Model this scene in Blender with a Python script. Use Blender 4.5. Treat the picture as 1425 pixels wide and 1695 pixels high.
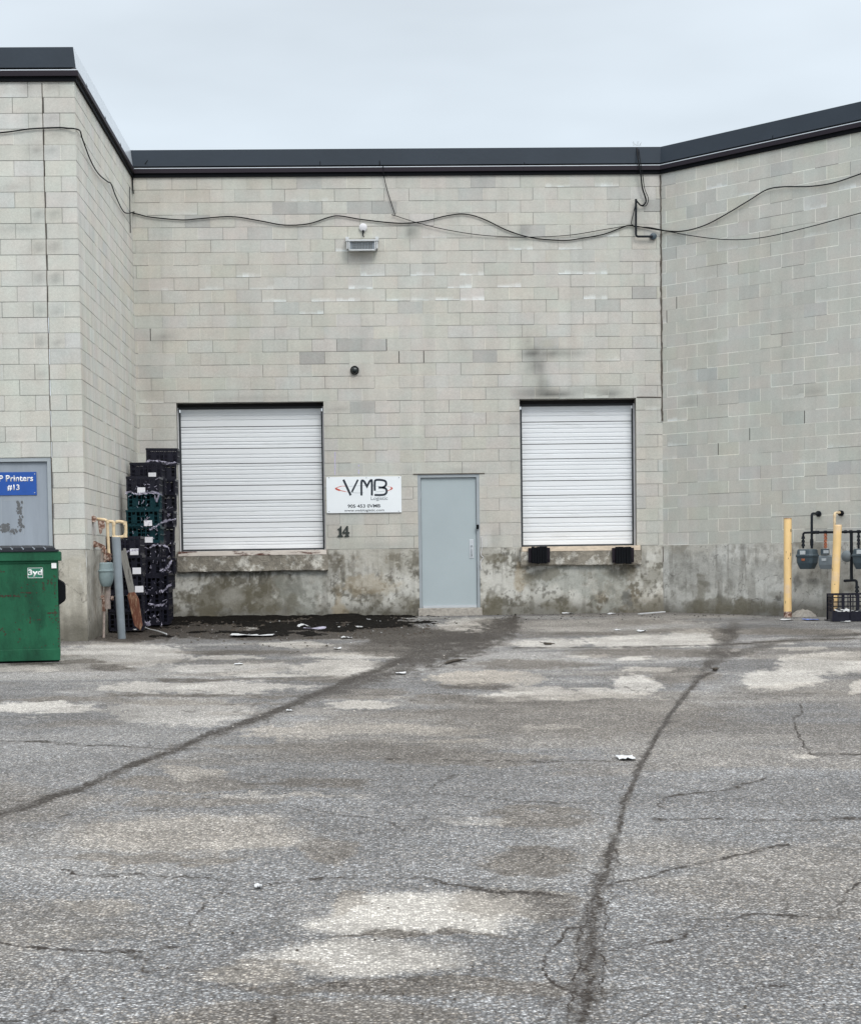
import bpy, bmesh, math, random
import numpy as np
from mathutils import Vector, Matrix

random.seed(7)
S = bpy.context.scene
C = S.collection
for o in list(bpy.data.objects):
    bpy.data.objects.remove(o)

# ------------------------------------------------------------------ camera
F, CY, PITCH, ROLL, YAW, CAMH = 2854.0, 1079.78, 0.0521, 0.0137, 0.0303, 0.89
D = 28.586                      # distance of the back wall
XL, XR = -3.899, 4.760          # its two corners
XF, YF = -3.847, 22.963         # front corner of the left unit
XR2, YR2 = 7.303, 25.85      # a point along the right-hand wall
ZF = 1.12                       # top of the concrete base
ROW, BLK = .2032, .4064

fwd = Vector((math.sin(YAW)*math.cos(PITCH), math.cos(YAW)*math.cos(PITCH), -math.sin(PITCH)))
rgt = Vector((math.cos(YAW), -math.sin(YAW), 0))
up = rgt.cross(fwd)
cr, sr = math.cos(ROLL), math.sin(ROLL)
R_ = rgt*cr - up*sr
U_ = rgt*sr + up*cr
cam_d = bpy.data.cameras.new('camera')
cam_d.sensor_fit = 'HORIZONTAL'; cam_d.sensor_width = 36
cam_d.lens = 36*F/1425
cam_d.shift_y = (CY-847.5)/1425
cam_d.clip_end = 2000
cam = bpy.data.objects.new('camera', cam_d); C.objects.link(cam)
m = Matrix((R_, U_, -fwd)).transposed().to_4x4()
m.translation = Vector((0, 0, CAMH))
cam.matrix_world = m
S.camera = cam

# ------------------------------------------------------------------ light
SUN_EL, SUN_AZ = math.radians(46), math.radians(158)     # azimuth: from behind the camera, to its right
w = bpy.data.worlds.new('World'); S.world = w; w.use_nodes = True
nt = w.node_tree; nt.nodes.clear()
def N(t, typ, **k):
    n = t.nodes.new(typ)
    for a, b in k.items(): setattr(n, a, b)
    return n
wo = N(nt, 'ShaderNodeOutputWorld'); mx = N(nt, 'ShaderNodeMixShader')
b1 = N(nt, 'ShaderNodeBackground'); b2 = N(nt, 'ShaderNodeBackground')
sky = N(nt, 'ShaderNodeTexSky', sky_type='NISHITA'); sky.sun_disc = False
sky.sun_elevation = SUN_EL; sky.sun_rotation = SUN_AZ
nt.links.new(sky.outputs[0], b1.inputs[0]); b1.inputs[1].default_value = .1
tc = N(nt, 'ShaderNodeTexCoord'); sx = N(nt, 'ShaderNodeSeparateXYZ')
nt.links.new(tc.outputs['Generated'], sx.inputs[0])
el = N(nt, 'ShaderNodeValToRGB')          # the overcast is brighter overhead
el.color_ramp.elements[0].position = .0; el.color_ramp.elements[0].color = (.88, .94, .985, 1)
e = el.color_ramp.elements.new(.20); e.color = (.79, .885, .965, 1)
e = el.color_ramp.elements.new(.42); e.color = (.80, .87, .94, 1)
el.color_ramp.elements[-1].position = 1; el.color_ramp.elements[-1].color = (1.0, 1.0, 1.0, 1)
nt.links.new(sx.outputs[2], el.inputs[0])
mpn = N(nt, 'ShaderNodeMapping'); mpn.inputs[3].default_value = (1, 1, 3.5)
nt.links.new(tc.outputs['Generated'], mpn.inputs[0])
cl = N(nt, 'ShaderNodeTexNoise'); cl.inputs['Scale'].default_value = 2.6; cl.inputs['Detail'].default_value = 4; cl.inputs['Roughness'].default_value = .5
nt.links.new(mpn.outputs[0], cl.inputs['Vector'])
cr1 = N(nt, 'ShaderNodeMapRange'); cr1.inputs[1].default_value = .3; cr1.inputs[2].default_value = .7
cr1.inputs[3].default_value = .86; cr1.inputs[4].default_value = 1.13
nt.links.new(cl.outputs[0], cr1.inputs[0])
vm = N(nt, 'ShaderNodeVectorMath', operation='SCALE')
nt.links.new(el.outputs[0], vm.inputs[0]); nt.links.new(cr1.outputs[0], vm.inputs['Scale'])
nt.links.new(vm.outputs[0], b2.inputs[0])
sm = N(nt, 'ShaderNodeMapRange'); sm.inputs[1].default_value = .3; sm.inputs[2].default_value = 1
sm.inputs[3].default_value = 1.0; sm.inputs[4].default_value = 2.9
nt.links.new(sx.outputs[2], sm.inputs[0]); nt.links.new(sm.outputs[0], b2.inputs[1])
mx.inputs[0].default_value = .92
nt.links.new(b1.outputs[0], mx.inputs[1]); nt.links.new(b2.outputs[0], mx.inputs[2]); nt.links.new(mx.outputs[0], wo.inputs[0])
sd = bpy.data.lights.new('sun', 'SUN'); sd.energy = 1.5; sd.angle = math.radians(22); sd.color = (1, .965, .91)
so = bpy.data.objects.new('sun', sd); C.objects.link(so)
sdir = Vector((math.sin(SUN_AZ)*math.cos(SUN_EL), math.cos(SUN_AZ)*math.cos(SUN_EL), math.sin(SUN_EL)))
so.rotation_euler = sdir.to_track_quat('Z', 'Y').to_euler(); so.location = (0, 0, 30)
S.view_settings.view_transform = 'Standard'; S.view_settings.look = 'None'
S.view_settings.exposure = 0.0; S.view_settings.gamma = 1

# ------------------------------------------------------------------ pixel <-> place (photograph's own pixels, used to survey positions)
def ray(px, py):
    dx, dy = px-712.5, py-CY
    x = dx*cr - dy*sr; y = dx*sr + dy*cr
    return fwd + rgt*(x/F) - up*(y/F)
def U(px, py, Y=D):
    r = ray(px, py); t = Y/r.y
    return Vector((r.x*t, Y, CAMH+r.z*t))
SLOPE = .017
def gz(y):
    return -SLOPE*min(max(D-y, 0), 35)
def UG(px, py, dz=0):
    r = ray(px, py)
    # CAMH + r.z t = -SLOPE (D - r.y t)
    t = (CAMH+SLOPE*D)/(-r.z+SLOPE*r.y)
    return Vector((r.x*t, r.y*t, gz(r.y*t)+dz))
RDIR = Vector((XR2-XR, YR2-D, 0)).normalized(); RNOR = Vector((RDIR.y, -RDIR.x, 0))   # outward, to the yard
SDIR = Vector((XL-XF, D-YF, 0)).normalized(); SNOR = Vector((SDIR.y, -SDIR.x, 0))
def UP(px, py, P0, n, off=0):
    r = ray(px, py); o = Vector((0, 0, CAMH)); P = P0+n*off
    t = (P-o).dot(n)/r.dot(n)
    return o+r*t
def UR(px, py, off=0): return UP(px, py, Vector((XR, D, 0)), RNOR, off)
def US(px, py, off=0): return UP(px, py, Vector((XF, YF, 0)), SNOR, off)
_f = np.array(fwd); _r = np.array(rgt); _u = np.array(up)
def PX(P):
    P = P-np.array([0, 0, CAMH]); d = P@_f; x = P@_r/d*F; y = -(P@_u)/d*F
    return 712.5+x*cr+y*sr, CY-x*sr+y*cr

# ------------------------------------------------------------------ noise on numpy grids
def _h(i, j, s):
    n = (i*374761393+j*668265263+s*1442695041) & 0xffffffff
    n = ((n ^ (n >> 13))*1274126177) & 0xffffffff
    return ((n ^ (n >> 16)) & 0xffff)/65535.
def vn(x, y, s=0):
    xi = np.floor(x).astype(np.int64); yi = np.floor(y).astype(np.int64)
    fx = x-xi; fy = y-yi; fx = fx*fx*(3-2*fx); fy = fy*fy*(3-2*fy)
    a = _h(xi, yi, s); b = _h(xi+1, yi, s); c = _h(xi, yi+1, s); d = _h(xi+1, yi+1, s)
    return (a*(1-fx)+b*fx)*(1-fy)+(c*(1-fx)+d*fx)*fy
def fbm(x, y, s=0, o=4, r=.55):
    t = 0; a = 1; n = 0
    for k in range(o):
        t = t+a*vn(x*2**k, y*2**k, s+k*17); n += a; a *= r
    return t/n
def sstep(a, b, x):
    t = np.clip((x-a)/(b-a), 0, 1); return t*t*(3-2*t)

# ------------------------------------------------------------------ materials
def new_mat(name):
    m = bpy.data.materials.new(name); m.use_nodes = True; t = m.node_tree
    b = t.nodes['Principled BSDF']; return m, t, b
def mat(name, col, rough=.6, metal=0, var=.12, scale=8, bump=.0, bscale=60, spec=None, stretch=(1, 1, 1), col2=None, c2=(.5, .62), c2scale=6, attr=None, alpha=None):
    m, t, b = new_mat(name); L = t.links.new
    g = N(t, 'ShaderNodeNewGeometry'); mp = N(t, 'ShaderNodeMapping'); mp.inputs[3].default_value = stretch
    L(g.outputs['Position'], mp.inputs[0])
    n = N(t, 'ShaderNodeTexNoise'); n.inputs['Scale'].default_value = scale; n.inputs['Detail'].default_value = 6; n.inputs['Roughness'].default_value = .65
    L(mp.outputs[0], n.inputs['Vector'])
    r = N(t, 'ShaderNodeMapRange'); r.inputs[1].default_value = .3; r.inputs[2].default_value = .7; r.inputs[3].default_value = 1-var; r.inputs[4].default_value = 1+var
    L(n.outputs[0], r.inputs[0])
    v = N(t, 'ShaderNodeVectorMath', operation='SCALE'); L(r.outputs[0], v.inputs['Scale'])
    if attr:
        a = N(t, 'ShaderNodeAttribute', attribute_name=attr); src = a.outputs['Color']
    else:
        c = N(t, 'ShaderNodeRGB'); c.outputs[0].default_value = (*col, 1); src = c.outputs[0]
    if col2:
        n2 = N(t, 'ShaderNodeTexNoise'); n2.inputs['Scale'].default_value = c2scale; n2.inputs['Detail'].default_value = 8; n2.inputs['Roughness'].default_value = .7
        L(mp.outputs[0], n2.inputs['Vector'])
        r2 = N(t, 'ShaderNodeMapRange'); r2.inputs[1].default_value = c2[0]; r2.inputs[2].default_value = c2[1]; L(n2.outputs[0], r2.inputs[0])
        mi = N(t, 'ShaderNodeMix', data_type='RGBA'); L(r2.outputs[0], mi.inputs[0]); L(src, mi.inputs[6]); mi.inputs[7].default_value = (*col2, 1); src = mi.outputs[2]
    L(src, v.inputs[0]); L(v.outputs[0], b.inputs['Base Color'])
    b.inputs['Roughness'].default_value = rough; b.inputs['Metallic'].default_value = metal
    if spec is not None: b.inputs['Specular IOR Level'].default_value = spec
    if alpha is not None: b.inputs['Alpha'].default_value = alpha
    if bump:
        n3 = N(t, 'ShaderNodeTexNoise'); n3.inputs['Scale'].default_value = bscale; n3.inputs['Detail'].default_value = 6; n3.inputs['Roughness'].default_value = .7
        L(mp.outputs[0], n3.inputs['Vector'])
        bp = N(t, 'ShaderNodeBump'); bp.inputs['Strength'].default_value = 1; bp.inputs['Distance'].default_value = bump
        L(n3.outputs[0], bp.inputs['Height']); L(bp.outputs[0], b.inputs['Normal'])
    return m

def block_material():
    m, t, b = new_mat('painted_block'); L = t.links.new
    a = N(t, 'ShaderNodeAttribute', attribute_name='Col'); g = N(t, 'ShaderNodeNewGeometry')
    out = a.outputs['Color']
    mp = N(t, 'ShaderNodeMapping'); mp.inputs[3].default_value = (4.5, 4.5, .28); L(g.outputs['Position'], mp.inputs[0])
    n = N(t, 'ShaderNodeTexNoise'); n.inputs['Scale'].default_value = 1; n.inputs['Detail'].default_value = 5; L(mp.outputs[0], n.inputs['Vector'])
    r = N(t, 'ShaderNodeMapRange'); r.inputs[1].default_value = .35; r.inputs[2].default_value = .68; r.inputs[3].default_value = .94; r.inputs[4].default_value = 1.03
    L(n.outputs[0], r.inputs[0]); v = N(t, 'ShaderNodeVectorMath', operation='SCALE'); L(out, v.inputs[0]); L(r.outputs[0], v.inputs['Scale']); out = v.outputs[0]
    for sc, lo, hi, de in ((2.2, .95, 1.04, 3), (35, .93, 1.06, 5), (170, .84, 1.13, 3)):
        n = N(t, 'ShaderNodeTexNoise'); n.inputs['Scale'].default_value = sc; n.inputs['Detail'].default_value = de; n.inputs['Roughness'].default_value = .7
        L(g.outputs['Position'], n.inputs['Vector'])
        r = N(t, 'ShaderNodeMapRange'); r.inputs[1].default_value = .3; r.inputs[2].default_value = .7; r.inputs[3].default_value = lo; r.inputs[4].default_value = hi
        L(n.outputs[0], r.inputs[0]); v = N(t, 'ShaderNodeVectorMath', operation='SCALE'); L(out, v.inputs[0]); L(r.outputs[0], v.inputs['Scale']); out = v.outputs[0]
    hn_ = N(t, 'ShaderNodeTexNoise'); hn_.inputs['Scale'].default_value = 3.1; hn_.inputs['Detail'].default_value = 5; L(g.outputs['Position'], hn_.inputs['Vector'])
    hr = N(t, 'ShaderNodeValToRGB'); hr.color_ramp.elements[0].position = .36; hr.color_ramp.elements[0].color = (.965, 1.0, .985, 1); hr.color_ramp.elements[1].position = .64; hr.color_ramp.elements[1].color = (1.0, .985, .965, 1)
    L(hn_.outputs[0], hr.inputs[0]); hm_ = N(t, 'ShaderNodeVectorMath', operation='MULTIPLY'); L(out, hm_.inputs[0]); L(hr.outputs[0], hm_.inputs[1]); out = hm_.outputs[0]
    L(out, b.inputs['Base Color']); b.inputs['Roughness'].default_value = .88; b.inputs['Specular IOR Level'].default_value = .25
    n = N(t, 'ShaderNodeTexNoise'); n.inputs['Scale'].default_value = 120; n.inputs['Detail'].default_value = 6
    L(g.outputs['Position'], n.inputs['Vector']); bp = N(t, 'ShaderNodeBump'); bp.inputs['Distance'].default_value = .0035; bp.inputs['Strength'].default_value = .9
    L(n.outputs[0], bp.inputs['Height']); L(bp.outputs[0], b.inputs['Normal'])
    return m

def asphalt_material():
    m, t, b = new_mat('old_asphalt'); L = t.links.new
    g = N(t, 'ShaderNodeNewGeometry'); pos = g.outputs['Position']
    a = N(t, 'ShaderNodeAttribute', attribute_name='Stain'); s = N(t, 'ShaderNodeSeparateColor'); L(a.outputs['Color'], s.inputs[0])
    def noise(sc, det=5, ro=.6):
        n = N(t, 'ShaderNodeTexNoise'); n.inputs['Scale'].default_value = sc; n.inputs['Detail'].default_value = det; n.inputs['Roughness'].default_value = ro
        L(pos, n.inputs['Vector']); return n.outputs[0]
    def rng(x, a0, a1, b0, b1):
        r = N(t, 'ShaderNodeMapRange'); r.inputs[1].default_value = a0; r.inputs[2].default_value = a1; r.inputs[3].default_value = b0; r.inputs[4].default_value = b1
        L(x, r.inputs[0]); return r.outputs[0]
    def mth(op, x, y):
        n = N(t, 'ShaderNodeMath', operation=op)
        for i, q in enumerate((x, y)):
            if isinstance(q, (int, float)): n.inputs[i].default_value = q
            else: L(q, n.inputs[i])
        return n.outputs[0]
    def mix(f, c1, c2):
        n = N(t, 'ShaderNodeMix', data_type='RGBA')
        for i, q in ((0, f), (6, c1), (7, c2)):
            if isinstance(q, tuple): n.inputs[i].default_value = (*q, 1)
            elif isinstance(q, (int, float)): n.inputs[i].default_value = q
            else: L(q, n.inputs[i])
        return n.outputs[2]
    # stones showing in the worn binder
    v = N(t, 'ShaderNodeTexVoronoi'); v.inputs['Scale'].default_value = 90; L(pos, v.inputs['Vector'])
    sc = N(t, 'ShaderNodeSeparateColor'); L(v.outputs['Color'], sc.inputs[0])
    v2 = N(t, 'ShaderNodeTexVoronoi'); v2.inputs['Scale'].default_value = 210; L(pos, v2.inputs['Vector'])
    s2 = N(t, 'ShaderNodeSeparateColor'); L(v2.outputs['Color'], s2.inputs[0])
    st = mth('ADD', rng(sc.outputs[0], 0, 1, .62, 1.0), mth('MULTIPLY', mth('POWER', sc.outputs[0], 4.0), 1.25))
    edge = rng(v.outputs['Distance'], .25, .62, 1.0, .42)
    fine = rng(s2.outputs[1], 0, 1, .72, 1.3)
    big = rng(noise(.55, 4), .3, .7, .88, 1.12)
    mid = rng(noise(3.5, 6, .7), .3, .7, .87, 1.13)
    k = mth('MULTIPLY', mth('MULTIPLY', st, edge), mth('MULTIPLY', fine, mth('MULTIPLY', big, mid)))
    base = mix(rng(sc.outputs[2], .55, .95, 0, .6), (.268, .271, .275), (.31, .275, .235))
    light = mix(s.outputs['Red'], base, (.64, .61, .56))
    tan = mix(s.outputs['Blue'], light, (.40, .34, .265))
    sv = N(t, 'ShaderNodeVectorMath', operation='SCALE'); L(tan, sv.inputs[0])
    # dust fills the gaps between the stones on the pale patches
    k2 = mth('ADD', mth('MULTIPLY', k, rng(s.outputs['Red'], 0, 1, 1, .6)), rng(s.outputs['Red'], 0, 1, 0, .33))
    L(k2, sv.inputs['Scale'])
    gsp = N(t, 'ShaderNodeMath', operation='MULTIPLY'); gsp.use_clamp = True; L(s.outputs['Green'], gsp.inputs[0]); L(rng(sc.outputs[1], 0, 1, 1.45, .62), gsp.inputs[1])
    dark = mix(gsp.outputs[0], sv.outputs[0], (.024, .018, .0135))
    L(dark, b.inputs['Base Color'])
    rr = rng(s.outputs['Green'], 0, 1, .88, .55); L(rr, b.inputs['Roughness']); b.inputs['Specular IOR Level'].default_value = .12
    bp = N(t, 'ShaderNodeBump'); bp.inputs['Distance'].default_value = .006; bp.inputs['Strength'].default_value = .9
    h = mth('ADD', rng(v.outputs['Distance'], 0, .6, 1, 0), mth('MULTIPLY', noise(60, 6), .8)); L(h, bp.inputs['Height'])
    L(bp.outputs[0], b.inputs['Normal'])
    return m

M = {}
M['block'] = block_material()
M['asphalt'] = asphalt_material()
M['found'] = mat('stained_concrete', (0, 0, 0), .9, attr='Col', var=.10, scale=45, bump=.006, bscale=35, spec=.2)
M['fascia'] = mat('dark_slate_metal', (.024, .034, .047), .6, .0, .10, 1.2, bump=.004, bscale=3, spec=.25)
M['fascia2'] = mat('dark_brown_metal', (.016, .012, .018), .6, 0, .1, 2, spec=.2)
M['black'] = mat('black_rubber', (.005, .006, .008), .75, 0, .2, 20, spec=.12)
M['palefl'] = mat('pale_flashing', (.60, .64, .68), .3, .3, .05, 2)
M['caulk'] = mat('dark_caulk', (.10, .085, .07), .9, 0, .4, 12)
M['door_white'] = mat('white_ribbed_steel', (.76, .785, .81), .42, 0, .05, 1.5, col2=(.62, .64, .65), c2=(.55, .75), c2scale=3, stretch=(.5, 1, 3))
M['seam'] = mat('dark_rubber_seam', (.03, .035, .04), .7)
M['door_grey'] = mat('grey_painted_steel', (.385, .445, .468), .45, 0, .04, 1.2)
M['frame_grey'] = mat('grey_painted_frame', (.33, .365, .39), .5, 0, .08, 5)
M['door13'] = mat('worn_grey_door', (.27, .305, .35), .55, 0, .10, 2, stretch=(4, 1, .5))
M['residue'] = mat('dark_glue_residue', (.12, .125, .13), .9, 0, .2, 30)
M['steel'] = mat('bright_steel', (.62, .65, .68), .35, .6, .06, 8)
M['rust_edge'] = mat('rusty_painted_steel', (.66, .60, .54), .75, 0, .15, 12, col2=(.10, .035, .022), c2=(.50, .57), c2scale=3.6, stretch=(.5, 1, 2))
M['rust_edge2'] = mat('peeling_cream_steel', (.66, .55, .43), .75, 0, .2, 14, col2=(.16, .09, .06), c2=(.60, .70), c2scale=6, stretch=(.6, 1, 2))
M['lip'] = mat('weathered_sill_concrete', (.25, .228, .19), .92, 0, .40, 7, bump=.022, bscale=14, col2=(.55, .53, .48), c2=(.50, .60), c2scale=5)
M['jamb_white'] = mat('white_jamb', (.62, .62, .64), .5, 0, .08, 6)
M['board_white'] = mat('white_sign_board', (.82, .86, .89), .4, 0, .02, 2)
M['ink'] = mat('navy_ink', (.012, .020, .034), .5, 0, .05)
M['ink_grey'] = mat('grey_ink', (.22, .25, .28), .5, 0, .05)
M['red'] = mat('red_ink', (.55, .085, .055), .5, 0, .05)
M['blue'] = mat('blue_sign_board', (.010, .075, .34), .45, 0, .08, 6)
M['white'] = mat('white_lettering', (.80, .80, .80), .5, 0, .03)
M['digit'] = mat('dark_digits', (.022, .030, .026), .5, 0, .2, 30)
M['green'] = mat('green_dumpster_paint', (.012, .090, .045), .6, 0, .28, 3, spec=.22, bump=.006, bscale=5, col2=(.006, .045, .024), c2=(.50, .66), c2scale=2.2, stretch=(1, 1, .5))
M['chip'] = mat('rust_and_scratches', (.045, .022, .014), .85, 0, .4, 30)
M['lid'] = mat('black_plastic_lid', (.014, .017, .023), .6, 0, .15, 9, spec=.25)
M['pole_blue'] = mat('blue_grey_pipe_paint', (.195, .225, .25), .45, 0, .12, 5, col2=(.24, .28, .31), c2=(.6, .7), c2scale=9)
M['cream'] = mat('cream_pipe_paint', (.66, .52, .33), .55, 0, .15, 14, col2=(.30, .14, .06), c2=(.62, .72), c2scale=18)
M['rust'] = mat('rusty_iron', (.15, .072, .048), .85, 0, .4, 25, bump=.004, bscale=60, col2=(.50, .39, .33), c2=(.47, .58), c2scale=22)
M['rust_red'] = mat('rusty_red_riser', (.30, .095, .045), .8, 0, .3, 30, col2=(.42, .25, .18), c2=(.55, .65), c2scale=30)
M['pipe_grey'] = mat('dull_pinkish_pipe', (.34, .28, .25), .7, 0, .25, 20)
M['meter_teal'] = mat('pale_teal_meter', (.26, .335, .35), .5, 0, .15, 12, col2=(.14, .20, .22), c2=(.6, .75), c2scale=12)
M['yellow'] = mat('faded_yellow_paint', (.86, .60, .28), .5, 0, .09, 5, col2=(.80, .60, .42), c2=(.52, .7), c2scale=3.5)
M['pipe_black'] = mat('black_iron_pipe', (.010, .013, .018), .6, 0, .25, 20, spec=.2)
M['meter_dark'] = mat('slate_meter_metal', (.045, .068, .085), .45, 0, .15, 12)
M['meter_grey'] = mat('grey_meter_metal', (.17, .20, .22), .5, 0, .12, 12)
M['glass'] = mat('pale_dial', (.48, .52, .54), .2, 0, .15, 60)
M['crate'] = mat('black_plastic', (.0065, .0065, .015), .42, 0, .3, 14, spec=.32)
M['crate_teal'] = mat('dark_teal_plastic', (.004, .030, .038), .5, 0, .25, 10, spec=.15)
M['label'] = mat('white_paper_label', (.74, .74, .78), .7, 0, .05)
M['film'] = mat('torn_clear_film', (.50, .48, .60), .35, 0, .25, 30, alpha=.62)
M['paper'] = mat('white_litter', (.50, .51, .52), .7, 0, .12, 20)
M['blue_litter'] = mat('blue_litter', (.13, .20, .50), .6, 0, .2, 20)
M['muck'] = mat('wet_leaf_muck', (.008, .007, .006), .9, 0, .5, 20, bump=.02, bscale=25, col2=(.05, .038, .028), c2=(.62, .74), c2scale=16, spec=.06)
M['wood_grey'] = mat('weathered_grey_board', (.20, .195, .18), .85, 0, .2, 8, stretch=(6, 6, .6), bump=.004, bscale=20)
M['wood_rust'] = mat('reddish_brown_board', (.14, .050, .028), .85, 0, .3, 10, stretch=(4, 4, 1), col2=(.28, .19, .12), c2=(.5, .62), c2scale=5)
M["rubble"] = mat("pale_rubble", (.40, .37, .33), .95, 0, .25, 20, bump=.02, bscale=25)
M['lamp'] = mat('weathered_white_lamp', (.52, .54, .55), .5, 0, .1, 10)
M['lampglass'] = mat('lamp_reflector', (.20, .21, .21), .25, .4, .3, 50)
M['cable'] = mat('black_cable', (.007, .008, .010), .6, spec=.15)
M['roof'] = mat('roof_gravel', (.18, .18, .18), .95, 0, .2, 5)
M['dark'] = mat('interior_dark', (.015, .015, .016), .9)

# ------------------------------------------------------------------ object helpers
def tag(o, label=None, cat=None, group=None, kind=None):
    if label: o['label'] = label
    if cat: o['category'] = cat
    if group: o['group'] = group
    if kind: o['kind'] = kind
    return o
def thing(name, loc, label, cat, group=None):
    o = bpy.data.objects.new(name, None); C.objects.link(o); o.location = loc; o.empty_display_size = .2
    return tag(o, label, cat, group)
def wloc(o):
    v = Vector(o.location)
    while o.parent: o = o.parent; v += Vector(o.location)
    return v
class MB:
    def __init__(s): s.v = []; s.f = []
    def add(s, vs, fs):
        n = len(s.v); s.v += [tuple(x) for x in vs]; s.f += [tuple(i+n for i in f) for f in fs]; return s
    def box(s, c, d, rot=None):
        x, y, z = d[0]/2, d[1]/2, d[2]/2
        vs = [Vector(p) for p in ((-x, -y, -z), (x, -y, -z), (x, y, -z), (-x, y, -z), (-x, -y, z), (x, -y, z), (x, y, z), (-x, y, z))]
        if rot is not None: vs = [rot@p for p in vs]
        c = Vector(c)
        return s.add([p+c for p in vs], [(0, 3, 2, 1), (4, 5, 6, 7), (0, 1, 5, 4), (1, 2, 6, 5), (2, 3, 7, 6), (3, 0, 4, 7)])
    def bb(s, a, b):
        return s.box([(a[i]+b[i])/2 for i in range(3)], [abs(b[i]-a[i]) for i in range(3)])
    def bar(s, a, b, w, h, upv=(0, 0, 1)):
        a = Vector(a); b = Vector(b); d = (b-a); L = d.length; d.normalize()
        sd = d.cross(Vector(upv))
        if sd.length < 1e-4: sd = d.cross(Vector((1, 0, 0)))
        sd.normalize(); u = sd.cross(d)
        r = Matrix((sd, d, u)).transposed()
        return s.box((a+b)/2, (w, L, h), r)
    def tube(s, pts, r, n=10, cap=True):
        pts = [Vector(p) for p in pts]; k = len(pts)
        rs = r if isinstance(r, (list, tuple)) else [r]*k
        rings = []; ref = None
        for i, p in enumerate(pts):
            t = (pts[min(i+1, k-1)]-pts[max(i-1, 0)]).normalized()
            if ref is None:
                ref = t.cross(Vector((0, 0, 1)))
                if ref.length < .01: ref = t.cross(Vector((1, 0, 0)))
            ref = (ref-t*ref.dot(t)).normalized(); b2_ = t.cross(ref)
            rings.append([p+(ref*math.cos(a)+b2_*math.sin(a))*rs[i] for a in [2*math.pi*j/n for j in range(n)]])
        vs = [q for rg in rings for q in rg]
        fs = [(i*n+j, i*n+(j+1) % n, (i+1)*n+(j+1) % n, (i+1)*n+j) for i in range(k-1) for j in range(n)]
        if cap: fs += [tuple(range(n))[::-1], tuple(range((k-1)*n, k*n))]
        return s.add(vs, fs)
    def prism(s, poly, o, ax, ay, n, th):
        """polygon in the (ax, ay) plane at o, given thickness th along n"""
        o = Vector(o); ax = Vector(ax); ay = Vector(ay); n = Vector(n); k = len(poly)
        a = [o+ax*p[0]+ay*p[1] for p in poly]; b = [p+n*th for p in a]
        return s.add(a+b, [tuple(range(k))[::-1], tuple(range(k, 2*k))]+[(i, (i+1) % k, k+(i+1) % k, k+i) for i in range(k)])
    def build(s, name, mt, parent=None, origin=None, smooth=False, bevel=0, seg=2):
        me = bpy.data.meshes.new(name)
        o = bpy.data.objects.new(name, me)
        base = wloc(parent) if parent else Vector(origin or (0, 0, 0))
        me.from_pydata([tuple(Vector(p)-base) for p in s.v], [], s.f); me.update()
        bm = bmesh.new(); bm.from_mesh(me); bmesh.ops.recalc_face_normals(bm, faces=bm.faces[:])
        if bevel: bmesh.ops.bevel(bm, geom=bm.edges[:], offset=bevel, segments=seg, affect='EDGES', profile=.6, clamp_overlap=True)
        bm.to_mesh(me); bm.free()
        me.materials.append(mt if not isinstance(mt, str) else M[mt])
        if smooth:
            me.polygons.foreach_set('use_smooth', [True]*len(me.polygons))
            me.set_sharp_from_angle(angle=math.radians(40))
        C.objects.link(o)
        if parent: o.parent = parent
        else: o.location = base
        return o
def arc(pts, r=.03, n=4):
    """round the corners of a polyline of pipe"""
    pts = [Vector(p) for p in pts]; out = [pts[0]]
    for i in range(1, len(pts)-1):
        a, b, c = pts[i-1], pts[i], pts[i+1]; u = (a-b); v = (c-b); rr = min(r, u.length*.45, v.length*.45)
        u.normalize(); v.normalize()
        for k in range(n+1):
            t = k/n; out.append((b+u*rr)*(1-t)**2+b*2*t*(1-t)+(b+v*rr)*t*t)
    return out+[pts[-1]]
def smooth_line(pts, n=8):
    pts = [Vector(p) for p in pts]; P = [pts[0]*2-pts[1]]+pts+[pts[-1]*2-pts[-2]]; out = []
    for i in range(1, len(P)-2):
        for k in range(n):
            t = k/n; a, b, c, d = P[i-1], P[i], P[i+1], P[i+2]
            out.append(.5*((2*b)+(c-a)*t+(2*a-5*b+4*c-d)*t*t+(3*b-a-3*c+d)*t**3))
    return out+[P[-2]]
def grid_mesh(name, P, cols, mt, attr, parent=None, origin=(0, 0, 0), flip=False, mask=None):
    """P: rows x cols x 3 numpy positions"""
    R, K = P.shape[:2]
    base = np.array(wloc(parent) if parent else origin, dtype=float)
    idx = np.arange(R*K).reshape(R, K)
    q = np.stack([idx[:-1, :-1], idx[:-1, 1:], idx[1:, 1:], idx[1:, :-1]], -1).reshape(-1, 4)
    if mask is not None: q = q[mask.reshape(-1)]
    if flip: q = q[:, ::-1]
    me = bpy.data.meshes.new(name)
    me.vertices.add(R*K); me.vertices.foreach_set('co', (P.reshape(-1, 3)-base).astype(np.float32).ravel())
    me.loops.add(q.size); me.loops.foreach_set('vertex_index', q.astype(np.int32).ravel())
    me.polygons.add(len(q)); me.polygons.foreach_set('loop_start', (np.arange(len(q))*4).astype(np.int32)); me.polygons.foreach_set('loop_total', np.full(len(q), 4, np.int32))
    me.update(calc_edges=True)
    a = me.color_attributes.new(attr, 'FLOAT_COLOR', 'POINT')
    c = np.ones((R*K, 4), np.float32); c[:, :3] = cols.reshape(-1, 3); a.data.foreach_set('color', c.ravel())
    me.materials.append(M[mt]); me.validate()
    o = bpy.data.objects.new(name, me); C.objects.link(o)
    if parent: o.parent = parent
    else: o.location = tuple(base)
    return o
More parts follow.
